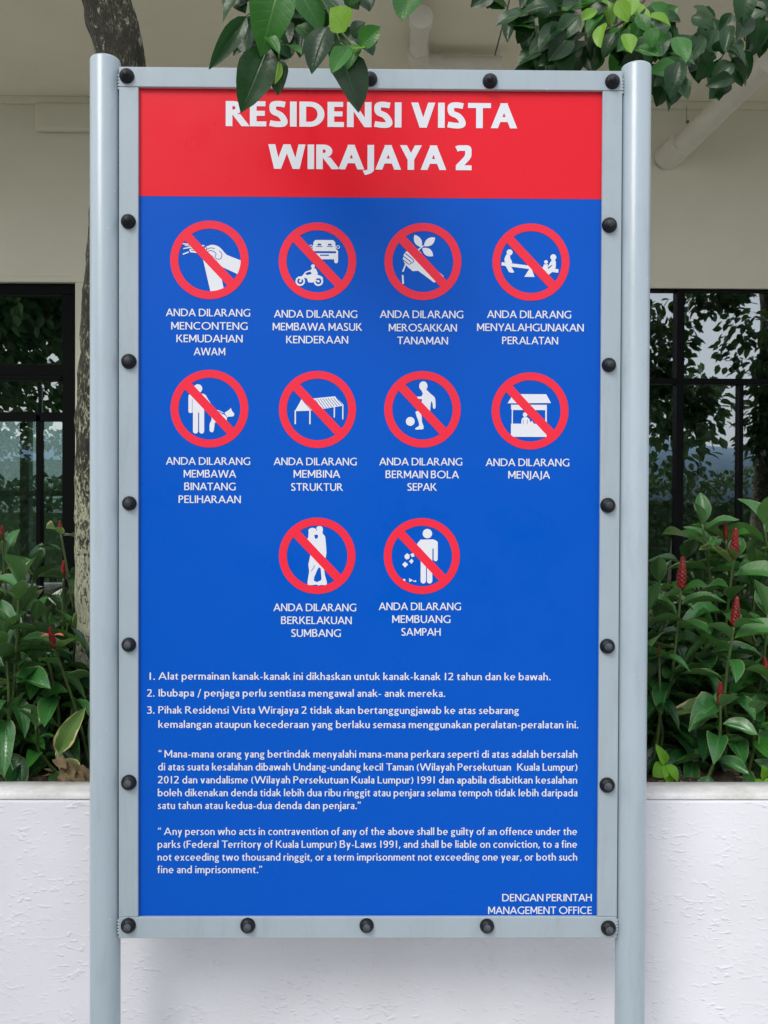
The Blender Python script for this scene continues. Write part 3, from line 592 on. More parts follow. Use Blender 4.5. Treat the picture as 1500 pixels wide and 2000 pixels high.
# welds between frame and posts
for xx in (ox0, ox1):
    for zz in (oz1 - .03, oz0 + .022):
        m = MB(); r5 = random.Random(3)
        for k in range(5): m.lathe([(.0022, -.001), (.0026, .0004), (.0014, .0018)], (xx + (-.0007 if xx < 0 else .0007), -FT+.002, zz - .012 + k*.0062), n=8)
        m.build('weld', M_greyb, S, smooth=True)
# bolts
bm1 = MB(); bm1.lathe([(.0150, 0), (.0150, .002), (.0144, .0045), (.0125, .0074), (.0098, .0096), (.0076, .0108)], (0,0,0), n=26)
tmp = bm1.build('bolt', M_rubber, S, smooth=True); bolt_me = tmp.data; bpy.data.objects.remove(tmp)
bm2 = MB(); bm2.lathe([(.0078, .0104), (.0074, .0128), (.0060, .0146), (.0036, .0156), (.0012, .0159)], (0,0,0), n=20)
tmp = bm2.build('bolt_tip', M_rubber, S, smooth=True); tip_me = tmp.data; bpy.data.objects.remove(tmp)
tip2 = tip_me.copy(); tip2.materials[0] = M_tip
tip3 = tip_me.copy(); tip3.materials[0] = mat('scuffed_rubber', (.028, .032, .040), .6, var=.5, vscale=200)
tips = [tip_me, tip3, tip2]
B = [(248,149,0),(485,152,0),(723,155,0),(957,159,0),(1196,160,0)] + [(251,433,0),(252,706,1),(253,983,1),(252,1259,2),(252,1528,2)] + \
    [(1190,440,1),(1189,713,1),(1187,987,1),(1186,1262,2),(1185.5,1533,2)] + [(251,1807,2),(484,1807,2),(716,1807,2),(951,1808,2),(1188,1812,2)]
for (x, y, t) in B:
    p = at(x, y, -FT)
    o = bpy.data.objects.new('bolt', bolt_me); col.objects.link(o); o.parent = S; o.location = p; s = rng.uniform(.95, 1.04); o.scale = (s, 1, s); o.rotation_euler = (rng.uniform(-.05,.05), 0, rng.uniform(-.05,.05))
    o2 = bpy.data.objects.new('bolt_tip', tips[t]); col.objects.link(o2); o2.parent = o
# lettering
LT = -.0007
def T(s, xl, xr, base, cap=14.7, w=.148): return text_line('lettering', s, xl, xr, base, cap, w, M_white, S, LT)
text_line('lettering', 'RESIDENSI VISTA', 441, 1010, 249, 49, .232, M_white, S, -.0010, sp=.095, space=.24, ex=1)
text_line('lettering', 'WIRAJAYA 2', 524, 922, 331.5, 48, .232, M_white, S, -.0010, sp=.075, space=.26, ex=1)
AD = 'ANDA DILARANG'
for a in [(AD,324,489,618),('MENCONTENG',334.5,484,644),('KEMUDAHAN',344.7,474,668.7),('AWAM',378.5,440,694),
          (AD,535,698,620.7),('MEMBAWA MASUK',532.7,707,645.7),('KENDERAAN',559,680,670.8),
          (AD,741.8,905,621.4),('MEROSAKKAN',759.4,892.4,647.4),('TANAMAN',776,875,672.6),
          (AD,951,1115.6,621.5),('MENYALAHGUNAKAN',931.6,1140,647),('PERALATAN',980.6,1089.8,672.6),
          (AD,324,489,907.9),('MEMBAWA',359,461.5,932.7),('BINATANG',360,460.7,957.5),('PELIHARAAN',349,470.5,982.5),
          (AD,534.5,697,908.7),('MEMBINA',573.5,664.7,933),('STRUKTUR',568.7,670,958.5),
          (AD,740.6,903,909),('BERMAIN BOLA',753,896.6,934),('SEPAK',795.8,852.6,958.4),
          (AD,948.4,1112,910.5),('MENJAJA',992.6,1074.4,934.8),
          (AD,534,696,1193.6),('BERKELAKUAN',549,687,1218.8),('SUMBANG',569,666,1243.7),
          (AD,739.6,900.6,1191.6),('MEMBUANG',766,880,1216.5),('SAMPAH',784,860.6,1241.4)]: T(*a)
for a in [('1.',290,303,1327.5),('Alat permainan kanak-kanak ini dikhaskan untuk kanak-kanak 12 tahun dan ke bawah.',309.3,1075,1327.8),
          ('2.',287.5,302,1360.4),('Ibubapa / penjaga perlu sentiasa mengawal anak- anak mereka.',310,869.3,1360.5),
          ('3.',287.5,302,1393.6),('Pihak Residensi Vista Wirajaya 2 tidak akan bertanggungjawab ke atas sebarang',309.5,1013.3,1393.8),
          ('kemalangan ataupun kecederaan yang berlaku semasa menggunakan peralatan-peralatan ini.',309.5,1129.3,1421.8),
          ('\u201c Mana-mana orang yang bertindak menyalahi mana-mana perkara seperti di atas adalah bersalah',310,1127.3,1479.5),
          ('di atas suata kesalahan dibawah Undang-undang kecil Taman (Wilayah Persekutuan  Kuala Lumpur)',309,1127.5,1504.7),
          ('2012 dan vandalisme (Wilayah Persekutuan Kuala Lumpur) 1991 dan apabila disabitkan kesalahan',308.5,1127,1530),
          ('boleh dikenakan denda tidak lebih dua ribu ringgit atau penjara selama tempoh tidak lebih daripada',308.5,1127.5,1555),
          ('satu tahun atau kedua-dua denda dan penjara.\u201d',308.5,704,1579.8),
          ('\u201c Any person who acts in contravention of any of the above shall be guilty of an offence under the',309,1127,1630.5),
          ('parks (Federal Territory of Kuala Lumpur) By-Laws 1991, and shall be liable on conviction, to a fine',308,1127,1655.5),
          ('not exceeding two thousand ringgit, or a term imprisonment not exceeding one year, or both such',308,1127,1680.5),
          ('fine and imprisonment.\u201d',308,511.5,1705)]: T(*a, cap=14.1, w=.136)
T('DENGAN PERINTAH', 980.7, 1155.7, 1760, 14.3); T('MANAGEMENT OFFICE', 953.3, 1155.7, 1784.7, 14.3)
# ------------------------------------------------------------------ prohibition symbols: white figure, blue linework, red ring and bar
def cap(x0, x1, y0, y1):                # upright capsule
    r_ = (x1 - x0)/2; cx = (x0 + x1)/2
    return rect(x0, y0 + r_, x1, y1 - r_) + disc(cx, y0 + r_, r_, n=16) + disc(cx, y1 - r_, r_, n=16)
def lens(a, b, wd, n=8):
    dx, dy = b[0]-a[0], b[1]-a[1]; l = math.hypot(dx, dy); nx_, ny_ = -dy/l, dx/l; up_, dn = [], []
    for i in range(n + 1):
        s = i/n; k = math.sin(math.pi*s)**.8*wd/2; up_.append((a[0]+dx*s+nx_*k, a[1]+dy*s+ny_*k)); dn.append((a[0]+dx*s-nx_*k, a[1]+dy*s-ny_*k))
    return [up_ + dn[::-1][1:-1]]
def ring(cx, cy, r_, t): return band(cx, cy, r_, r_, 0, 360, t, t, n=24)
P = lambda *p: [list(p)]
W_, B_ = 'W', 'B'
def sym(label, s, ox, oy, C_, Ro, Ri, layers):
    polys = []; kinds = []
    for k, ps in layers:
        for p in ps: polys.append([((x-C_[0])/Ro, -(y-C_[1])/Ro) for x, y in p]); kinds.append(k)
    ri = Ri/Ro; hw = .115
    rot = R(-46.5); ca, sa = math.cos(rot), math.sin(rot)
    bar = [(x*ca - y*sa, x*sa + y*ca) for x, y in ((-.93, -hw), (.93, -hw), (.93, hw), (-.93, hw))]
    polys.append(bar); kinds.append('R')
    for p in band(0, 0, 1, 1, 0, 360, 1-ri, 1-ri, n=72): polys.append(p); kinds.append('R')
    v, f, ids = cdt(polys)
    c0 = at(ox + C_[0]/s, oy + C_[1]/s, 0); rad = Ro/s * (-EYE.y)/F
    V = [(c0.x + q[0]*rad, LT, c0.z + q[1]*rad) for q in v]; FR, FW = [], []
    for t, i in zip(f, ids):
        if not len(i): continue
        k = kinds[max(i)]
        if k == 'B': continue
        if k == 'W':
            cx = sum(v[j][0] for j in t)/3; cy = sum(v[j][1] for j in t)/3
            if math.hypot(cx, cy) > 1.0: continue
            FW.append(tuple(t))
        else: FR.append(tuple(t))
    o = mesh_obj('prohibition_ring', V, FR, M_ringred, S); o['label'] = 'red ring and bar over ' + label
    p = mesh_obj('pictogram', V, FW, M_white, o); p['label'] = 'white picture of ' + label
z1 = (3.75, 310, 410); z2 = (3.5714, 730, 410); z3 = (3.75, 310, 710); z4 = (3.5714, 730, 710); z5 = (3.5714, 510, 990)
sym('a hand shaking a spray can', *z1, (372,367), 285, 227, [
    (W_, P((325,362),(365,330),(420,350),(434,390),(452,460),(476,574),(380,600))),
    (W_, [curve([(340,300),(342,272),(360,266),(385,257),(420,261),(455,282),(490,322),(520,338),(604,370)],3) + [(604,425),(582,472),(540,452),(470,420),(432,398),(400,372),(362,338)]]),
    (W_, stroke([(228,262),(335,264)],9) + stroke([(235,280),(330,290)],9) + P((225,290),(330,285),(345,330),(300,320),(232,312))),
    (B_, stroke([(238,298),(330,300)],5)),
    (W_, stroke([(178,250),(232,256)],9) + stroke([(182,286),(235,276)],8) + stroke([(178,327),(222,310)],9) + stroke([(192,262),(240,270)],6)),
    (B_, stroke(curve([(345,318),(372,300),(400,304),(420,324),(412,350),(440,362),(458,350),(462,322),(444,300)],4),5) + stroke(curve([(352,292),(378,280),(410,284)],4),5) + stroke(curve([(400,352),(388,336),(366,330)],4),5) + stroke(curve([(345,268),(352,286),(346,300)],4),6) + stroke([(424,372),(436,400)],5))])
sym('a bus and a motorcycle rider', *z1, (1163,377), 282, 226, [
    (W_, P((1128,285),(1134,236),(1148,222),(1276,222),(1291,236),(1298,285),(1313,302),(1313,380),(1305,390),(1292,390),(1285,380),(1285,362),(1150,362),(1112,362),(1112,302))),
    (W_, ring(1115,270,13,5) + ring(1312,272,13,5)),
    (B_, rect(1130,303,1298,318) + rect(1182,328,1246,337) + rect(1153,267,1199,272) + rect(1163,249,1190,262) + rect(1230,267,1275,272) + rect(1240,249,1265,262)),
    (W_, ring(1038,522,35,13) + disc(1038,522,9) + ring(1170,522,35,13) + disc(1170,522,9)),
    (W_, P((1066,466),(1090,478),(1125,468),(1165,474),(1196,488),(1206,505),(1160,488),(1148,520),(1126,533),(1096,530),(1086,502),(1062,496),(1036,512),(1030,498),(1056,480))),
    (W_, disc(1130,413,14) + P((1108,448),(1124,426),(1150,430),(1166,462),(1158,478),(1126,474)) + stroke([(1124,442),(1092,452),(1074,460)],9) + stroke([(1076,458),(1040,522)],9) + stroke([(1110,505),(1170,522)],9))])
sym('a hand pulling up a plant', *z2, (343,361), 267, 212, [
    (W_, lens((283,176),(332,262),50) + lens((427,194),(350,254),52) + lens((338,268),(414,322),52) + stroke([(346,250),(296,292)],9)),
    (W_, [curve([(212,305),(232,290),(258,300),(300,275),(328,298),(350,330),(378,368)],3) + [(488,462),(466,488),(420,506),(372,470),(310,425),(272,428),(240,402),(215,372),(203,345)]]),
    (B_, stroke([(216,302),(272,346)],6) + stroke([(208,326),(262,366)],6) + stroke([(206,350),(244,380)],6) + stroke(curve([(272,346),(280,360),(264,372),(246,382)],4),5)),
    (W_, stroke([(224,378),(203,432)],10) + stroke([(202,455),(206,516)],12))])
sym('children on a seesaw', *z2, (1096,365), 268, 215, [
    (W_, P((892,366),(1289,413),(1286,438),(890,389)) + P((1095,395),(1122,468),(1051,467))),
    (W_, disc(947,298,21) + [curve([(925,312),(948,318),(952,340),(966,368),(945,374),(916,368),(912,340),(925,312)],3)] + P((912,380),(952,388),(980,434),(970,440),(944,436))),
    (W_, disc(1252,330,21) + [curve([(1240,350),(1266,352),(1270,385),(1262,414),(1226,410),(1240,384),(1214,402),(1218,388),(1240,350)],3)] + P((1212,418),(1248,430),(1208,462),(1180,448))),
    (W_, disc(1201,363,13) + P((1186,380),(1214,378),(1212,410),(1180,404))),
    (B_, stroke([(1216,412),(1244,384)],4))])
sym('a man walking a dog', *z3, (372,331), 283, 226, [
    (W_, disc(288,185,32)),
    (W_, P((246,224),(328,222),(345,232),(362,262),(400,322),(388,342),(372,338),(333,282),(333,360),(248,360)) + cap(219,247,226,364) + P((222,240),(246,222),(270,222),(262,260),(222,262))),
    (W_, cap(252,290,330,513) + cap(297,334,330,513)),
    (B_, rect(290,360,297,506) + rect(245,262,248,350)),
    (W_, stroke(curve([(398,338),(440,346),(474,362)],4),6) + stroke(curve([(380,340),(420,352),(462,366)],4),5)),
    (W_, P((384,372),(420,362),(476,372),(500,388),(497,452),(470,462),(452,420),(412,432),(404,490),(388,504),(376,496),(374,440),(388,410))),
    (W_, P((482,360),(514,340),(528,324),(536,346),(553,366),(550,384),(534,388),(516,388),(498,394)) + cap(373,404,430,503)),
    (B_, stroke([(476,362),(500,390)],4))])
rs = []
for k in range(9): rs += stroke([(1143+k*19.5, 262-k*1.6), (1196+k*18.6, 338-k*4.3)], 4)
sym('a tent shelter on poles', *z3, (1163,337), 281, 225, [
    (W_, P((1046,262),(1116,346),(998,350)) + P((1046,262),(1116,258),(1290,240),(1352,300),(1340,310),(1190,336),(1116,346))),
    (B_, stroke([(1048,262),(1120,348)],4) + rs),
    (W_, stroke([(1001,344),(1001,445)],10) + stroke([(1108,342),(1108,445)],10) + stroke([(1286,312),(1286,395)],9) + stroke([(1348,300),(1348,408)],9))])
sym('a boy kicking a football', *z4, (340,320), 266, 211, [
    (W_, disc(345,158,29,33) + [curve([(330,184),(364,182),(392,208),(424,236),(430,270),(430,308),(420,316),(412,306),(410,282),(402,262),(397,290),(394,345),(410,380)],3) + [(440,405),(471,424),(468,442),(436,428),(376,384),(344,346),(332,300),(336,250),(300,246),(274,236),(274,226),(300,232),(332,230),(342,212)]]),
    (W_, [curve([(290,338),(316,330),(334,366),(336,404),(348,440),(344,458),(318,460),(294,461),(292,450),(316,434),(312,404),(300,372),(290,338)],3)]),
    (W_, disc(255,404,31))])
sym('a vendor in a stall', *z4, (1090,331), 268, 214, [
    (W_, P((972,214),(1202,214),(1236,275),(932,279))), (W_, rect(957,287,1207,512)), (B_, rect(970,325,1196,420) + rect(962,287,1202,288)),
    (B_, rect(957,320,962,420)), (W_, disc(1055,357,16) + P((1028,424),(1031,388),(1045,374),(1070,374),(1088,390),(1092,424)) + P((1090,410),(1104,400),(1120,424),(1088,426))),
    (B_, rect(1041,392,1044,424) + rect(1070,392,1073,424))])
sym('a couple embracing', *z5, (391,341), 266, 212, [
    (W_, [curve([(330,160),(345,148),(368,147),(384,155),(386,142),(402,134),(424,138),(431,158),(428,184),(445,204),(450,240),(456,322),(446,372),(440,440),(452,500),(460,530),(452,546),(424,544),(398,549)],2) + [(388,542),(352,546),(326,545),(324,524),(336,450),(330,400),(343,340),(334,290),(316,236),(328,214),(331,184)]]),
    (B_, P((369,200),(384,192),(396,197),(396,214),(380,226)) + P((404,420),(416,430),(422,500),(416,514),(398,520),(392,526),(368,514),(372,488),(392,440)) + stroke([(374,408),(366,428),(350,448)],4) + stroke([(384,156),(388,166)],4))])
sym('a person dropping litter', *z5, (1121,343), 265, 212, [
    (W_, disc(1159,186,33)), (W_, P((1112,228),(1196,226),(1218,232),(1230,252),(1230,290),(1196,290),(1195,360),(1113,360),(1113,286),(1100,306),(1076,284),(1092,250))),
    (W_, cap(1203,1232,236,379)), (B_, rect(1195,290,1201,370)),
    (W_, cap(1113,1151,330,535) + cap(1157,1195,330,535)), (B_, rect(1151,370,1157,528)),
    (W_, P((1000,340),(1018,323),(1036,336),(1034,360),(1016,368),(1002,358)) + P((1050,362),(1064,378),(1048,398),(1032,380)) + P((1004,382),(1026,402),(1004,424),(984,402)) + P((1040,330),(1062,322),(1070,346),(1050,350))),
    (W_, P((996,500),(1010,510),(998,522),(984,512)) + P((1032,498),(1060,512),(1034,525)) + P((1064,512),(1074,522),(1060,522)) + P((1076,510),(1086,522),(1070,524)))])
# ------------------------------------------------------------------ leaves
def leaf_mesh(name, m_, n=7, k=4, peak=.42, tip=1.6, fold=.25, droop=.25, wave=.03, seed=0, twist=0, curl=0):
    """unit leaf: base at origin, tip near (0,1,0), half width .5"""
    r_ = random.Random(seed); vs = []; fs = []; uv = []
    for i in range(n + 1):
        s = i / n
        if s < peak: wd = math.sin(math.pi/2*s/peak)**.75
        else: wd = max(0, math.cos(math.pi/2*((s-peak)/(1-peak))))**.72 * (1-.25*((s-peak)/(1-peak))*(tip-1))
        wd = max(wd, .02); ph = r_.uniform(-1, 1)
        for j in range(k + 1):
            u = -1 + 2*j/k
            x = .5*wd*u; y = s - .06*abs(u)*wd*0; z = fold*abs(x) - droop*s*s + wave*math.sin(s*9 + (2 if u > 0 else 0) + seed)*abs(u)*wd
            z += curl * x * x * 3
            if twist: a = twist*s; x, z = x*math.cos(a) - z*math.sin(a)*.5, z + x*math.sin(a)
            vs.append((x, y, z)); uv.append((j/k, s))
    for i in range(n):
        for j in range(k): a = i*(k+1)+j; fs.append((a, a+1, a+k+2, a+k+1))
    me = bpy.data.meshes.new(name); me.from_pydata(vs, [], fs); me.materials.append(m_)
    ul = me.uv_layers.new(name='UVMap')
    for lp in me.loops: ul.data[lp.index].uv = uv[lp.vertex_index]
    me.polygons.foreach_set('use_smooth', [True]*len(me.polygons)); me.update(); return me
def leafset(m_, **kw):
    return [leaf_mesh('leaf', m_, seed=i, **{**kw, 'droop': kw.get('droop', .25)*d, 'twist': tw}) for i, (d, tw) in enumerate(((1, .1), (.6, -.35), (1.5, .3), (.2, 0)))]
TREE = {'dark': leafset(LM_dark, peak=.40, tip=1.1, fold=.22, droop=.22), 'mid': leafset(LM_mid, peak=.40, tip=1.1, fold=.25, droop=.25), 'young': leafset(LM_young, peak=.48, tip=1.05, fold=.3, droop=.15)}
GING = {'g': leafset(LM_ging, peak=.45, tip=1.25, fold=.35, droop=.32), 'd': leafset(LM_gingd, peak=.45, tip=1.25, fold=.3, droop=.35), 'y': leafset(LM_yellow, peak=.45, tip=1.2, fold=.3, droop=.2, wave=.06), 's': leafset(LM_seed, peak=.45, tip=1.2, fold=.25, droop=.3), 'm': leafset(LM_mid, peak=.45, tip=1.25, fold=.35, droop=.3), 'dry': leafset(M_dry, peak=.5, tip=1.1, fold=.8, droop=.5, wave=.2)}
def frame(base, tip, nrm, wd):
    y = (tip - base); l = y.length; y = y / l
    z = nrm - y * nrm.dot(y)
    if z.length < 1e-3: z = Vector((0, 0, 1)) - y * y.z
    z.normalize(); x = y.cross(z)
    m_ = Matrix((x*wd, y*l, z*l)).transposed().to_4x4(); m_.translation = base; return m_
def put_leaf(parent, me, base, tip, nrm, wd, label=None, name='leaf'):
    o = bpy.data.objects.new(name, me); col.objects.link(o); o.parent = parent
    o.matrix_world = frame(base, tip, nrm, wd); 
    m_ = Matrix.Translation(-Vector(parent.location)) @ o.matrix_world.copy(); o.matrix_basis = m_
    if label: o['label'] = label
    return o
def rv(r_, s=1): return Vector((r_.uniform(-s, s), r_.uniform(-s, s), r_.uniform(-s, s)))
# --- the tree behind the left post, with its hanging front twigs
r1 = random.Random(11)
TY = .62
tk = [at(203, 1540, TY), at(197, 1300, TY), at(193, 1120, TY), at(192, 900, TY), at(198, 720, TY), at(207, 560, TY), at(222, 400, TY), at(236, 250, TY), at(236, 120, TY), at(213, 20, TY), at(190, -90, TY-.03), at(150, -260, TY-.06), at(130, -500, TY-.1)]
tk[0].z = SZ - .05
rad = [.066, .062, .060, .059, .058, .058, .060, .062, .062, .064, .056, .048, .04]
t1 = empty('tree', tk[0], label='leaning tree with dark lichened trunk behind the left post, leaves hanging over the sign', cat='tree')
def spl(pts, n):
    out = []; q = [pts[0]] + pts + [pts[-1]]
    for i in range(1, len(q)-2):
        for k in range(n):
            s = k/n; out.append(.5*((2*q[i]) + (q[i+1]-q[i-1])*s + (2*q[i-1]-5*q[i]+4*q[i+1]-q[i+2])*s*s + (3*q[i]-q[i-1]-3*q[i+1]+q[i+2])*s**3))
    return out + [pts[-1]]
m = MB(); pts = spl(tk, 12); rr = spl([Vector((x, 0, 0)) for x in rad], 12)
m.tube(pts, [x.x for x in rr], 40, wob=lambda p: .11*noise.fractal(Vector((p.x*30, p.y*30, p.z*13)), 1, 2, 4) + .05*noise.noise(p*9))
trk = m.build('trunk', M_bark, t1, smooth='all')
# main limb reaching forward over the board
def twig(parent, pts, r0, r1_, name='branch', mt=None, n=7):
    m = MB(); p = spl([Vector(q) for q in pts], 5); m.tube(p, [r0 + (r1_-r0)*i/(len(p)-1) for i in range(len(p))], n); return m.build(name, mt or M_twig, parent, smooth='all')
top = tk[11]
twig(t1, [top, at(300, -420, .3), at(480, -300, -.1), at(620, -190, -.25)], .028, .010)
FY = -.30
def A(px, py, dy=0): return at(px, py, FY + dy)
for pts in ([A(620,-190,.05), A(560,-90,.02), A(540,10), A(512,92)], [A(620,-190,.05), A(600,-60), A(640,20), A(665,85)], [A(560,-90,.02), A(520,-50), A(480,-10)],
            [A(640,20), A(650,40), A(672,62)], [A(665,85), A(680,98)], [A(600,-60), A(575,0), A(548,60), A(545,118)], [A(620,-190,.05), A(740,-90), A(800,-20)], [A(540,10), A(500,25), A(482,34)], [A(665,60), A(690,92), A(700,90)]):
    twig(t1, pts, .0026, .0014, 'twig', M_stem)
front = [  # base, tip, width px, kind, depth shift, tilt
 ((482,32),(414,124),36,'dark',.0,(.5,-1,.1)), ((478,-22),(431,34),34,'dark',.03,(-.3,-1,.3)), ((548,-38),(510,76),82,'mid',-.05,(.1,-1,.35)),
 ((488,40),(478,104),52,'dark',.04,(-.4,-1,.2)), ((524,90),(473,204),70,'dark',-.02,(.25,-1,.2)), ((560,60),(541,132),46,'dark',.05,(.6,-1,.1)),
 ((545,118),(538,168),40,'dark',-.01,(-.2,-1,.1)), ((548,40),(560,88),44,'dark',.06,(0,-1,.1)), ((641,52),(603,127),56,'dark',-.03,(-.3,-1,.25)),
 ((674,62),(648,14),66,'young',-.06,(.1,-1,.3)), ((572,-30),(628,34),66,'mid',.0,(-.1,-1,.4)), ((680,92),(647,140),38,'mid',-.05,(.1,-1,.5)),
 ((662,100),(707,200),74,'dark',-.02,(.25,-1,.35)), ((703,92),(740,50),40,'mid',-.04,(.4,-1,.5)), ((688,72),(704,40),40,'dark',.01,(-.4,-1,.2)),
 ((650,60),(694,102),58,'dark',.05,(.1,-1,.1)), ((632,-6),(668,16),44,'dark',.03,(0,-1,.3)), ((800,-14),(787,32),54,'mid',.0,(.1,-1,.2)),
 ((640,20),(612,52),36,'dark',.05,(.3,-1,0)), ((690,96),(712,92),26,'young',-.03,(.3,-1,.6)), ((520,70),(545,92),26,'mid',-.04,(0,-1,.9)), ((600,20),(575,30),40,'dark',.07,(.1,-1,0)),
 ((545,122),(543,156),16,'young',-.03,(.7,-1,.1)), ((560,88),(590,104),22,'mid',-.02,(0,-.6,1)), ((690,70),(712,78),34,'dark',.02,(.1,-1,.3)), ((510,-30),(462,8),46,'dark',.05,(.1,-1,.2)), ((540,-60),(600,-5),70,'dark',.06,(.1,-1,.2)), ((500,20),(520,62),50,'dark',.07,(.1,-1,.1)), ((590,-10),(545,30),50,'dark',.08,(.1,-1,.1)),
 ((660,-40),(700,10),50,'dark',.04,(.2,-1,.2)), ((720,-60),(690,-12),50,'mid',.02,(.2,-1,.2)), ((820,-40),(842,-4),40,'dark',.0,(.2,-1,.2)),
 ((640,66),(622,102),42,'dark',.06,(.4,-1,0)), ((672,70),(648,112),40,'dark',.08,(.1,-1,.2)), ((600,-20),(590,60),60,'dark',.09,(.3,-1,.1)), ((700,-30),(722,20),46,'dark',.06,(.1,-1,.2)), ((560,40),(600,84),40,'dark',.08,(-.3,-1,.1)), ((470,-40),(440,12),46,'dark',.07,(.1,-1,.2)), ((700,70),(728,92),40,'dark',.03,(.1,-1,.2)), ((520,100),(500,140),46,'dark',.06,(.5,-1,.2)),
 ((505,60),(455,96),34,'dark',.05,(.2,-1,.5)), ((580,50),(622,80),36,'mid',.03,(.1,-1,.7)), ((700,88),(676,116),30,'mid',-.02,(-.3,-1,.4)), ((612,-20),(578,14),46,'mid',.02,(.3,-1,.5)), ((655,-30),(646,20),46,'dark',.05,(-.5,-1,.2)),
 ((562,-10),(520,20),44,'dark',.06,(.2,-1,.2)), ((530,60),(556,100),36,'dark',.04,(-.5,-1,.1)), ((498,80),(520,118),34,'dark',.05,(.3,-1,.1)), ((648,86),(634,60),30,'mid',.0,(0,-1,.8)), ((712,60),(736,78),26,'mid',-.03,(.2,-1,.8)), ((596,60),(580,96),34,'dark',.06,(-.4,-1,.2)), ((455,-30),(478,24),40,'dark',.05,(-.4,-1,.2))]
PX = lambda Y: (Y - EYE.y)/F
for i, (b, t, wd, k, dy, nr) in enumerate(front):
    Y = FY + dy
    put_leaf(t1, TREE[k][i % 4], at(b[0], b[1], Y + .01), at(t[0], t[1], Y - .012), Vector(nr), wd * PX(Y) * 1.08)
# leafy mass of the tree above the picture
def crown(parent, blobs, n, seed, size=.075, kinds=('dark', 'dark', 'mid'), name='foliage'):
    r_ = random.Random(seed); V, Fc, UV = [], [], []
    for _ in range(n):
        (c, rad_) = r_.choice(blobs)
        while True:
            d = rv(r_)
            if .3 < d.length < 1: break
        p = Vector(c) + Vector((d.x*rad_[0], d.y*rad_[1], d.z*rad_[2])) * (.8 + .4*noise.noise(d*3 + Vector(c)))
        di = (Vector((d.x, d.y, -.5)) + rv(r_, .8)).normalized(); m_ = frame(p, p + di*size*r_.uniform(.7, 1.2), Vector((0, -.4, 1)) + rv(r_, .7), size*.62)
        k = len(V)
        for (x, y, z) in ((0,0,0),(.42,.3,.05),(.36,.65,.03),(0,1,-.1),(-.36,.65,.03),(-.42,.3,.05),(0,.48,-.04)): V.append(m_ @ Vector((x, y, z))); UV.append((x+.5, y))
        Fc += [(k, k+1, k+6), (k+1, k+2, k+6), (k+2, k+3, k+6), (k+3, k+4, k+6), (k+4, k+5, k+6), (k+5, k, k+6)]
    o = mesh_obj(name, V, Fc, LM_dark, parent, False, UV); o['kind'] = 'stuff'; return o
crown(t1, [((-.8, .3, 4.5), (.8, .7, .5)), ((-.2, .1, 4.6), (.8, .6, .5)), ((-1.3, .5, 5.0), (.8, .7, .6))], 1000, 3)
# --- second tree: trunk out of frame to the right, twigs reaching behind the board
r2 = random.Random(5)
t2 = empty('tree', (2.72, .85, SZ), label='second tree right of the picture whose leafy twigs hang above the right post', cat='tree')
m = MB(); pts = spl([Vector((2.72,.85,SZ-.05)), Vector((2.76,.86,1.6)), Vector((2.80,.85,2.4)), Vector((2.78,.8,3.2)), Vector((2.3,.7,4.2))], 12)
m.tube(pts, [.075 - .03*i/(len(pts)-1) for i in range(len(pts))], 28, wob=lambda p: .11*noise.fractal(Vector((p.x*30, p.y*30, p.z*13)), 1, 2, 4)); m.build('trunk', M_bark, t2, smooth='all')
twig(t2, [(2.78,.8,3.1), (1.9,.7,3.15), at(1560,-140,.6), at(1300,-60,.55), at(1150,-20,.5)], .024, .006)
twig(t2, [at(1300,-60,.55), at(1240,20,.5), at(1180,60,.45), at(1080,70,.42)], .006, .002)
twig(t2, [at(1400,-90,.6), at(1440,0,.5), at(1455,80,.48)], .006, .002)
# blobs: centre px, radii px, count, brightness mix, depth
def cluster(cx, cy, rx, ry, n, Y, seed, mixk, size=(46, 62), bias=(0, 1)):
    r_ = random.Random(seed); twc = 0
    for i in range(n):
        a = r_.uniform(0, 2*math.pi); q = math.sqrt(r_.random()); x = cx + rx*q*math.cos(a); y = cy + ry*q*math.sin(a)
        s = r_.uniform(*size); ang = math.atan2(bias[1] + (y-cy)/ry*.6, bias[0] + (x-cx)/rx*1.6) + r_.uniform(-1.15, 1.15)
        yy = Y + r_.uniform(-.09, .09)
        b = (x - math.cos(ang)*s*.5, y - math.sin(ang)*s*.5); t = (x + math.cos(ang)*s*.5, y + math.sin(ang)*s*.5)
        if b[1] > 215 or t[1] > 215: continue
        k = r_.choice(mixk); pk = TREE[k][r_.randrange(4)]; sc_ = (Y - EYE.y)
        B_0 = at(b[0], b[1], yy + r_.uniform(-.02, .03)); T_0 = at(t[0], t[1], yy - r_.uniform(-.02, .03))
        put_leaf(t2, pk, B_0, T_0, Vector((r_.uniform(-.7, .7), -1, r_.uniform(.1, 1.0))), s*r_.uniform(.62, .86)*PX(yy))
D4 = ['dark']*4
cluster(1165, 52, 150, 72, 84, .5, 21, D4 + ['mid']*3, bias=(-.2, .6))
cluster(1215, 62, 85, 55, 24, .40, 22, ['mid', 'young', 'young', 'mid'], size=(36, 56))
cluster(1270, 110, 72, 60, 30, .5, 23, D4 + ['mid']*2, bias=(.3, 1))
cluster(1310, 165, 30, 34, 8, .42, 24, D4 + ['mid']*2, size=(50, 62))
cluster(1040, 20, 60, 30, 10, .5, 25, D4 + ['mid'], bias=(-.8, .5)); cluster(1060, 110, 50, 26, 8, .48, 31, D4 + ['mid'], bias=(-.8, .4), size=(50, 66))
cluster(1420, 100, 68, 66, 22, .5, 26, ['dark'], size=(40, 56)); cluster(1480, 40, 50, 50, 12, .55, 27, ['dark'])
cluster(1370, 20, 30, 26, 4, .55, 28, ['dark']); cluster(1440, 150, 60, 30, 8, .52, 29, ['dark']); cluster(955, -2, 24, 14, 4, .5, 30, D4)
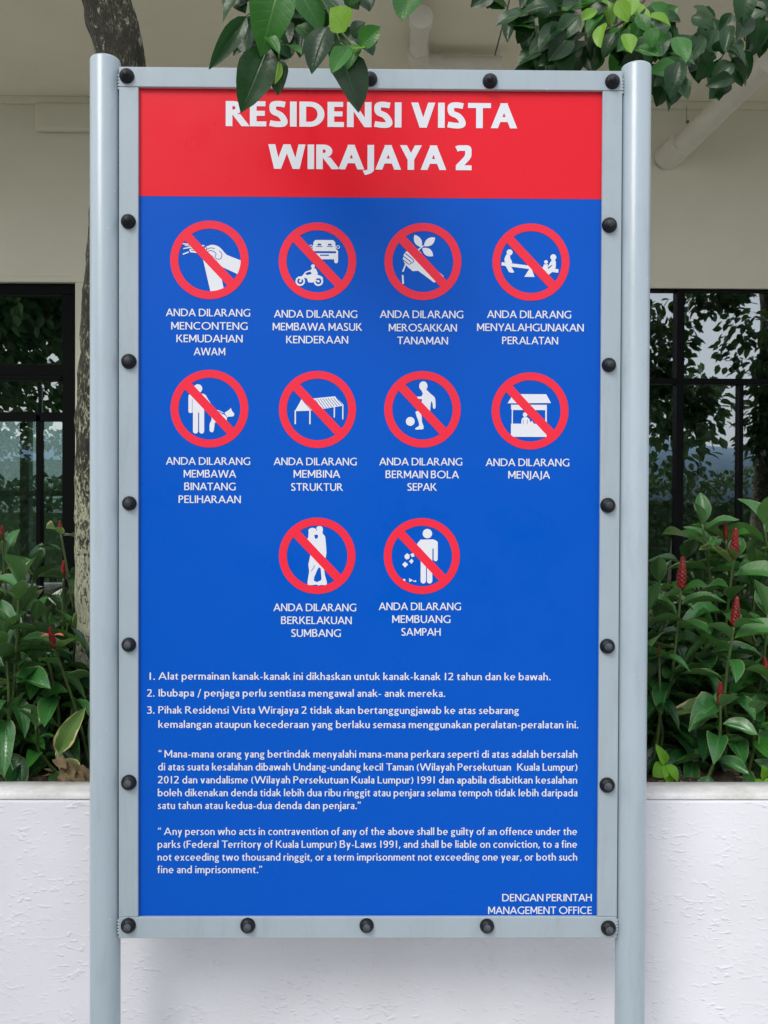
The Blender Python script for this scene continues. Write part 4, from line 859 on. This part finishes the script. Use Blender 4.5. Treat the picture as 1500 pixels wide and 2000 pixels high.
# the rest of its crown, seen only in the window and above
hang = [((2.0, .95, 2.75), (.34, .26, .33)), ((2.0, .95, 2.6), (.34, .26, .33)), ((2.62, 1.0, 2.62), (.30, .25, .36)), ((2.75, 1.0, 2.2), (.16, .2, .3)), ((2.35, 1.0, 2.95), (.25, .25, .16)), ((1.92, 1.05, 2.35), (.16, .2, .22)), ((2.2, 1.05, 2.2), (.14, .2, .2)), ((3.3, 1.2, 2.6), (.6, .4, .6)), ((2.6, .6, 4.0), (.7, .6, .5)), ((2.75, .9, 2.0), (.2, .2, .3))]
crown(t2, hang, 2100, 9, .085)
# hanging seed thread
th = MB(); a0 = at(1341, 208, .42); th.tube([a0, at(1341, 236, .42)], .0008, 5); th.lathe([(.001,0),(.004,.004),(.004,.009),(.001,.013)], at(1341, 240, .42), n=8); th.build('seed_thread', M_twig, t2)
# ------------------------------------------------------------------ red ginger shrubs in the planter
def spike(parent, base, h, axis, r_):
    m = MB(); q = axis.to_track_quat('Z', 'Y'); n = 15; rb = h*.105
    core = [(rb*.7, 0), (rb, h*.25), (rb*.9, h*.6), (rb*.6, h*.9), (rb*.28, h*.985), (.0006, h)]
    m.lathe(core, base, axis=axis, n=10)
    for lv in range(n):
        s = lv/(n-.5); rr = rb*(.85+.3*math.sin(math.pi*min(1, s+.2)))*(1-.4*s**3); k = 5
        for j in range(k):
            a = 2*math.pi*(j/k + lv*.31); c0 = Vector((math.cos(a), math.sin(a), 0)); tn = Vector((-math.sin(a), math.cos(a), 0)); z0 = h*s*.9
            wv = rr*.80; hh = h*.12
            pts_ = [c0*rr*.75 + Vector((0,0,z0-hh*.2)), c0*rr*1.1 + tn*wv*.7 + Vector((0,0,z0+hh*.3)), c0*rr*1.14 + tn*wv*.35 + Vector((0,0,z0+hh*.85)), c0*rr*1.05 + Vector((0,0,z0+hh*1.05)),
                    c0*rr*1.14 - tn*wv*.35 + Vector((0,0,z0+hh*.85)), c0*rr*1.1 - tn*wv*.7 + Vector((0,0,z0+hh*.3)), c0*rr*1.38 + Vector((0,0,z0+hh*.45))]
            m.add([base + q @ p for p in pts_], [(0,1,6),(1,2,6),(2,3,6),(3,4,6),(4,5,6),(5,0,6)])
    return m.build('flower_spike', M_spike, parent, smooth='all')
def stem(parent, tp, seed, spk=0, kinds=('g',), nl=17, L_=.130, lean=.06, open_=False, mt=None):
    r_ = random.Random(seed); tp = Vector(tp)
    bx, by = tp.x + r_.uniform(-lean, lean)*1.6, tp.y + r_.uniform(-.02, .12); b = Vector((bx, by, soilz(bx, by) - .02))
    mid = (tp + b)/2 + Vector((r_.uniform(-.03, .03), r_.uniform(-.03, .03), 0)); P3 = spl([b, mid, tp], 8)
    m = MB(); m.tube(P3, [.0052 - .0020*i/(len(P3)-1) for i in range(len(P3))], 8); m.build('stem', mt or M_stem, parent, smooth='all')
    ax = (P3[-1] - P3[-3]).normalized(); ht = (tp - b).length
    if spk: spike(parent, tp, spk, (ax + Vector((0, 0, .6))).normalized(), r_)
    a = r_.uniform(0, 6.28)
    for i in range(nl):
        s = i/nl; dn = .008 + s*min(ht*.85, .42); p = tp - ax*dn*1.0
        k = int(len(P3)*(1 - dn/ht)); p = P3[max(0, min(len(P3)-1, k))] if i > 1 else tp - ax*.008
        el = R(34 - 80*s + r_.uniform(-20, 20)); 
        if not spk and i < 2: el = R(65)
        d = Vector((math.cos(a)*math.cos(el), math.sin(a)*math.cos(el), math.sin(el))); nrm = Vector((-math.cos(a)*math.sin(el), -math.sin(a)*math.sin(el), math.cos(el))) + rv(r_, .3)
        ll = L_*r_.uniform(.72, 1.12)*(.8 if i < 3 else 1); kk = r_.choice(kinds) if r_.random() > .03 else 'y'
        put_leaf(parent, GING[kk][r_.randrange(4)], p + d*.006, p + d*ll, nrm, ll*r_.uniform(.40, .50))
        a += R(222/1.618 + r_.uniform(-15, 15))
    if open_:
        for sx_, e in ((-1, .25), (1, .35)): put_leaf(parent, PETAL, tp + Vector((0, -.008, spk*.55)), tp + Vector((sx_*.026, -.018, spk*.55 + e*.03)), Vector((0, -.3, 1)), .013, name='petal')
PETAL = leaf_mesh('petal', M_orange, n=5, k=2, peak=.6, fold=.3, droop=.3)
EX = {1: 8, 2: 10, 3: 8, 4: 6, 5: 7, 6: 9, 7: 7}
def shrub(label, spot, stems, seed):
    e = empty('ginger_shrub', (spot[0], spot[1], SZ), label=label, cat='shrub', group='red ginger shrubs in the planter')
    lo = [s[0] for s in stems]; fr_ = random.Random(seed); extra = []
    for k in range(EX[seed]):
        q = fr_.choice(stems); extra.append((q[0] + fr_.uniform(-45, 45), min(1450, max(1060, q[1] + fr_.uniform(30, 150))), min(1.1, q[2] + fr_.uniform(.02, .25)), {'kinds': fr_.choice((gd, gm, dd)), 'nl': 14}))
    for i, s in enumerate(list(stems) + extra): stem(e, at(s[0], s[1], s[2]), seed*100+i, **(s[3] if len(s) > 3 else {}))
    return e
px_ = lambda n, Y: n*PX(Y)
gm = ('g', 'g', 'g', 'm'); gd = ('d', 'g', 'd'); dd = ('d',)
# right of the board
shrub('tall ginger shrub with three red cones near the right edge of the picture', (.98, .7), [
  (1433,1090,.62,{'spk':px_(60,.62),'kinds':gm}), (1418,1052,.72,{'spk':px_(36,.72),'kinds':gm}), (1396,1048,.80,{'spk':px_(30,.8),'kinds':gm}), (1372,1024,.72,{'kinds':gm}),
  (1492,1024,.70,{'kinds':gm}), (1545,1060,.7,{'kinds':gm}), (1470,1110,.85,{'kinds':gd}), (1560,1150,.8,{'kinds':gd}), (1395,1150,.9,{'kinds':gd})], 1)
shrub('ginger shrub with one long red cone right beside the right post', (.78, .55), [
  (1330,1150,.52,{'spk':px_(64,.52),'kinds':gm}), (1337,1090,.85,{'spk':px_(16,.85),'kinds':gd}), (1288,1136,.7,{'kinds':gd}), (1270,1190,.5,{'kinds':gm}), (1287,1278,.48,{'spk':px_(17,.48),'kinds':gd,'nl':7}), (1235,1150,.7,{'kinds':gd}), (1350,1250,.72,{'kinds':dd}), (1240,1240,.6,{'kinds':gd})], 2)
shrub('ginger shrub with a red cone pointing up at mid height between tall stems', (.93, .45), [
  (1434,1222,.42,{'spk':px_(58,.42),'kinds':gm}), (1380,1250,.55,{'kinds':gm}), (1470,1240,.6,{'kinds':gd}), (1340,1300,.50,{'kinds':gd}), (1500,1200,.5,{'kinds':gm}), (1410,1300,.62,{'kinds':dd})], 3)
shrub('low ginger shrub with a short red cone just above the white wall', (.90, .36), [
  (1407,1376,.36,{'spk':px_(46,.36),'kinds':gm,'nl':12,'L_':.10}), (1470,1400,.36,{'kinds':gm,'nl':12,'L_':.10}), (1500,1320,.42,{'spk':px_(38,.42),'kinds':gm}), (1450,1350,.5,{'kinds':gd}), (1380,1420,.5,{'kinds':dd,'nl':6,'L_':.09})], 4)
sd = empty('seedling', at(1300,1530,.34), label='small bright green seedling on the soil beside the right post', cat='seedling')
sb = at(1300, 1535, .34); st = at(1299, 1492, .34); m = MB(); m.tube([sb, st], .0025, 6); m.build('stem', M_stem, sd)
for (b, t, wd) in (((1300,1495),(1282,1512),30),((1298,1492),(1318,1532),30),((1298,1494),(1294,1462),18),((1302,1494),(1330,1520),22)):
    put_leaf(sd, GING['s'][wd % 4], at(b[0], b[1], .34), at(t[0], t[1], .32), Vector((.1, -1, .8)), wd*PX(.34)*1.15)
sd2 = empty('seedling', at(1490,1540,.34), label='bright green sprouting leaves at the lower right corner of the planter', cat='seedling')
m = MB(); m.tube([at(1490, 1548, .34), at(1492, 1520, .34)], .0025, 6); m.build('stem', M_stem, sd2)
for (b, t, wd) in (((1492,1524),(1480,1545),24),((1492,1522),(1515,1540),26),((1492,1522),(1496,1500),20)):
    put_leaf(sd2, GING['s'][wd % 4], at(b[0], b[1], .34), at(t[0], t[1], .32), Vector((.1, -1, .8)), wd*PX(.34)*1.15)
# left of the board
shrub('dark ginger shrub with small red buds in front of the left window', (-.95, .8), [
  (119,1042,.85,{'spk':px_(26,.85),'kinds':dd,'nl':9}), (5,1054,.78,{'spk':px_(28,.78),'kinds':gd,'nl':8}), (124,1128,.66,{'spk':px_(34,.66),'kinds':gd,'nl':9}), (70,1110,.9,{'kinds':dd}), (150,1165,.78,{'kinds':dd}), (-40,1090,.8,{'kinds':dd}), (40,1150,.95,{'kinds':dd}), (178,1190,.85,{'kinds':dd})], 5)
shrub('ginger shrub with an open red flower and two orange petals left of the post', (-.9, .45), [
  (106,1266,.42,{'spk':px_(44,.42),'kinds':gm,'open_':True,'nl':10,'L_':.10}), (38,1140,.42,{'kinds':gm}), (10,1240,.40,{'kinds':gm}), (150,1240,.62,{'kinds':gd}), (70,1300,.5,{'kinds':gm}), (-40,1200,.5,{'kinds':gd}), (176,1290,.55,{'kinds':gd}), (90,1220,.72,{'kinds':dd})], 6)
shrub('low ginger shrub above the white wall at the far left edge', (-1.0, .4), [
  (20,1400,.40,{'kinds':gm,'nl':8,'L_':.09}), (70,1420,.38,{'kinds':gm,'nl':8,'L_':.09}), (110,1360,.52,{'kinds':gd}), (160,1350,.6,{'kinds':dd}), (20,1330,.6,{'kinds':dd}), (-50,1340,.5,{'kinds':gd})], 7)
yl = empty('ginger_shoot', at(128,1535,.33), label='yellowing ginger shoot with scorched leaf edges beside the left post', cat='shoot')
m = MB(); m.tube([at(128,1540,.33), at(118,1500,.33), at(112,1468,.33)], .003, 7); m.build('stem', M_dry, yl)
put_leaf(yl, GING['y'][0], at(113,1470,.33), at(158,1388,.31), Vector((.15,-1,.3)), 40*PX(.33)); put_leaf(yl, GING['y'][1], at(116,1490,.34), at(160,1512,.32), Vector((.1,-.7,1)), 36*PX(.33))
put_leaf(yl, GING['y'][2], at(112,1466,.35), at(128,1420,.35), Vector((-.5,-1,.2)), 30*PX(.33))
for i, (b, t, wd) in enumerate((((122,1494),(162,1538),40),((128,1500),(140,1536),34),((140,1505),(172,1520),34),((112,1480),(128,1500),22))):
    o = put_leaf(yl, GING['dry'][i], at(b[0], b[1], .325), at(t[0], t[1], .30), Vector((.2,-1,.5)), wd*PX(.33), name='dead_leaf')
# leaf litter on the soil
V, Fc, UV = [], [], []; r_ = random.Random(4)
for _ in range(1100):
    x = r_.choice((r_.uniform(-1.6, -.55), r_.uniform(.5, 1.6))); y = r_.uniform(.30, 1.1); p = Vector((x, y, soilz(x, y) + .005)); a = r_.uniform(0, 6.28); s = r_.uniform(.006, .03)
    m_ = frame(p, p + Vector((math.cos(a), math.sin(a), r_.uniform(-.2, .5)))*s, Vector((0,0,1)) + rv(r_, .6), s*r_.uniform(.2, .5)); k = len(V)
    for q in ((0,0,0),(.5,.4,.1),(0,1,0),(-.5,.4,.1),(0,.5,-.1)): V.append(m_ @ Vector(q))
    Fc += [(k,k+1,k+4),(k+1,k+2,k+4),(k+2,k+3,k+4),(k+3,k,k+4)]
lt = mesh_obj('leaf_litter', V, Fc, M_dry); tag(lt, 'dry leaf litter scattered over the planter soil', 'leaf litter', kind='stuff')
# ------------------------------------------------------------------ the place behind the camera, mirrored in the windows
def hedge(x0, x1, y, h, n, seed, label):
    r_ = random.Random(seed); V, Fc = [], []
    core = MB(); core.box((x0+.2, y-.45, 0), (x1-.2, y+.35, h-.35)); e = empty('hedge', ((x0+x1)/2, y, 0), label=label, cat='hedge')
    core.build('woody_core', mat('hedge_core', (.06, .10, .045), .9), e)
    for _ in range(n):
        x = r_.uniform(x0, x1); f = r_.random(); yy = y + .45 + r_.uniform(-.15, .1) if f < .7 else y + r_.uniform(-.5, .5); z = r_.uniform(.05, h) if f < .7 else h + r_.uniform(-.25, .1) + .25*noise.noise(Vector((x*.8, 0, seed)))
        p = Vector((x, yy, z)); s = r_.uniform(.09, .16); a = rv(r_).normalized(); b = a.cross(rv(r_)).normalized(); k = len(V)
        V += [p, p + a*s*.5 + b*s*.3, p + a*s, p + a*s*.5 - b*s*.3]; Fc.append((k, k+1, k+2, k+3))
    o = mesh_obj('foliage', V, Fc, LMH, e); o['kind'] = 'stuff'
LMH = mat('hedge_leaf', (.11, .20, .08), .6, var=.55, vscale=3, spec=.3)
hedge(-2, 16, -9, 1.9, 14000, 1, 'long green hedge across the paving, mirrored in the right window'); hedge(-16, -2.4, -7.5, 2.5, 11000, 2, 'taller green hedge across the paving, mirrored in the left window')
def far_tree(x, y, h, rad_, seed, label, n=2600):
    e = empty('tree', (x, y, 0), label=label, cat='tree'); m = MB(); m.tube([(x,y,0),(x+.1,y,h*.4),(x,y,h*.7)], [.16,.12,.07], 12); m.build('trunk', M_bark, e, smooth='all')
    bl = [((x, y, h*.62), (rad_, rad_, h*.26)), ((x+rad_*.5, y, h*.8), (rad_*.7, rad_*.7, h*.2)), ((x-rad_*.5, y+.2, h*.78), (rad_*.7, rad_*.7, h*.2))]
    crown(e, bl, n, seed, .2)
hedge(-6.5, -.5, 9.5, 1.7, 4000, 3, 'clipped hedge beyond the room, seen faintly through the left window')
far_tree(-5.2, -4.2, 5.6, 2.0, 41, 'broad leafy tree across the paving, mirrored in the left window', 8000)
far_tree(5.0, -7.5, 4.0, .9, 42, 'slim tree behind the hedge, mirrored in the right window', 900)
far_tree(8.6, -6.5, 6.5, 1.6, 43, 'bushy tree right of the slim one, mirrored in the right window', 2600)
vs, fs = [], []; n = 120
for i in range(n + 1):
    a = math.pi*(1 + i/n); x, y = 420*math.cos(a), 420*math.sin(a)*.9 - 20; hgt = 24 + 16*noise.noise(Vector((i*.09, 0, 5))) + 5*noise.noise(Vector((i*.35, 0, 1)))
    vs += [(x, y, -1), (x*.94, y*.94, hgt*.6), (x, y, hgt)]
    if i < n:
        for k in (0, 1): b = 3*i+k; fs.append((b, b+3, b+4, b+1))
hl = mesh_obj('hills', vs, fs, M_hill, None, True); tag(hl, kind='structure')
bpy.context.view_layer.update()
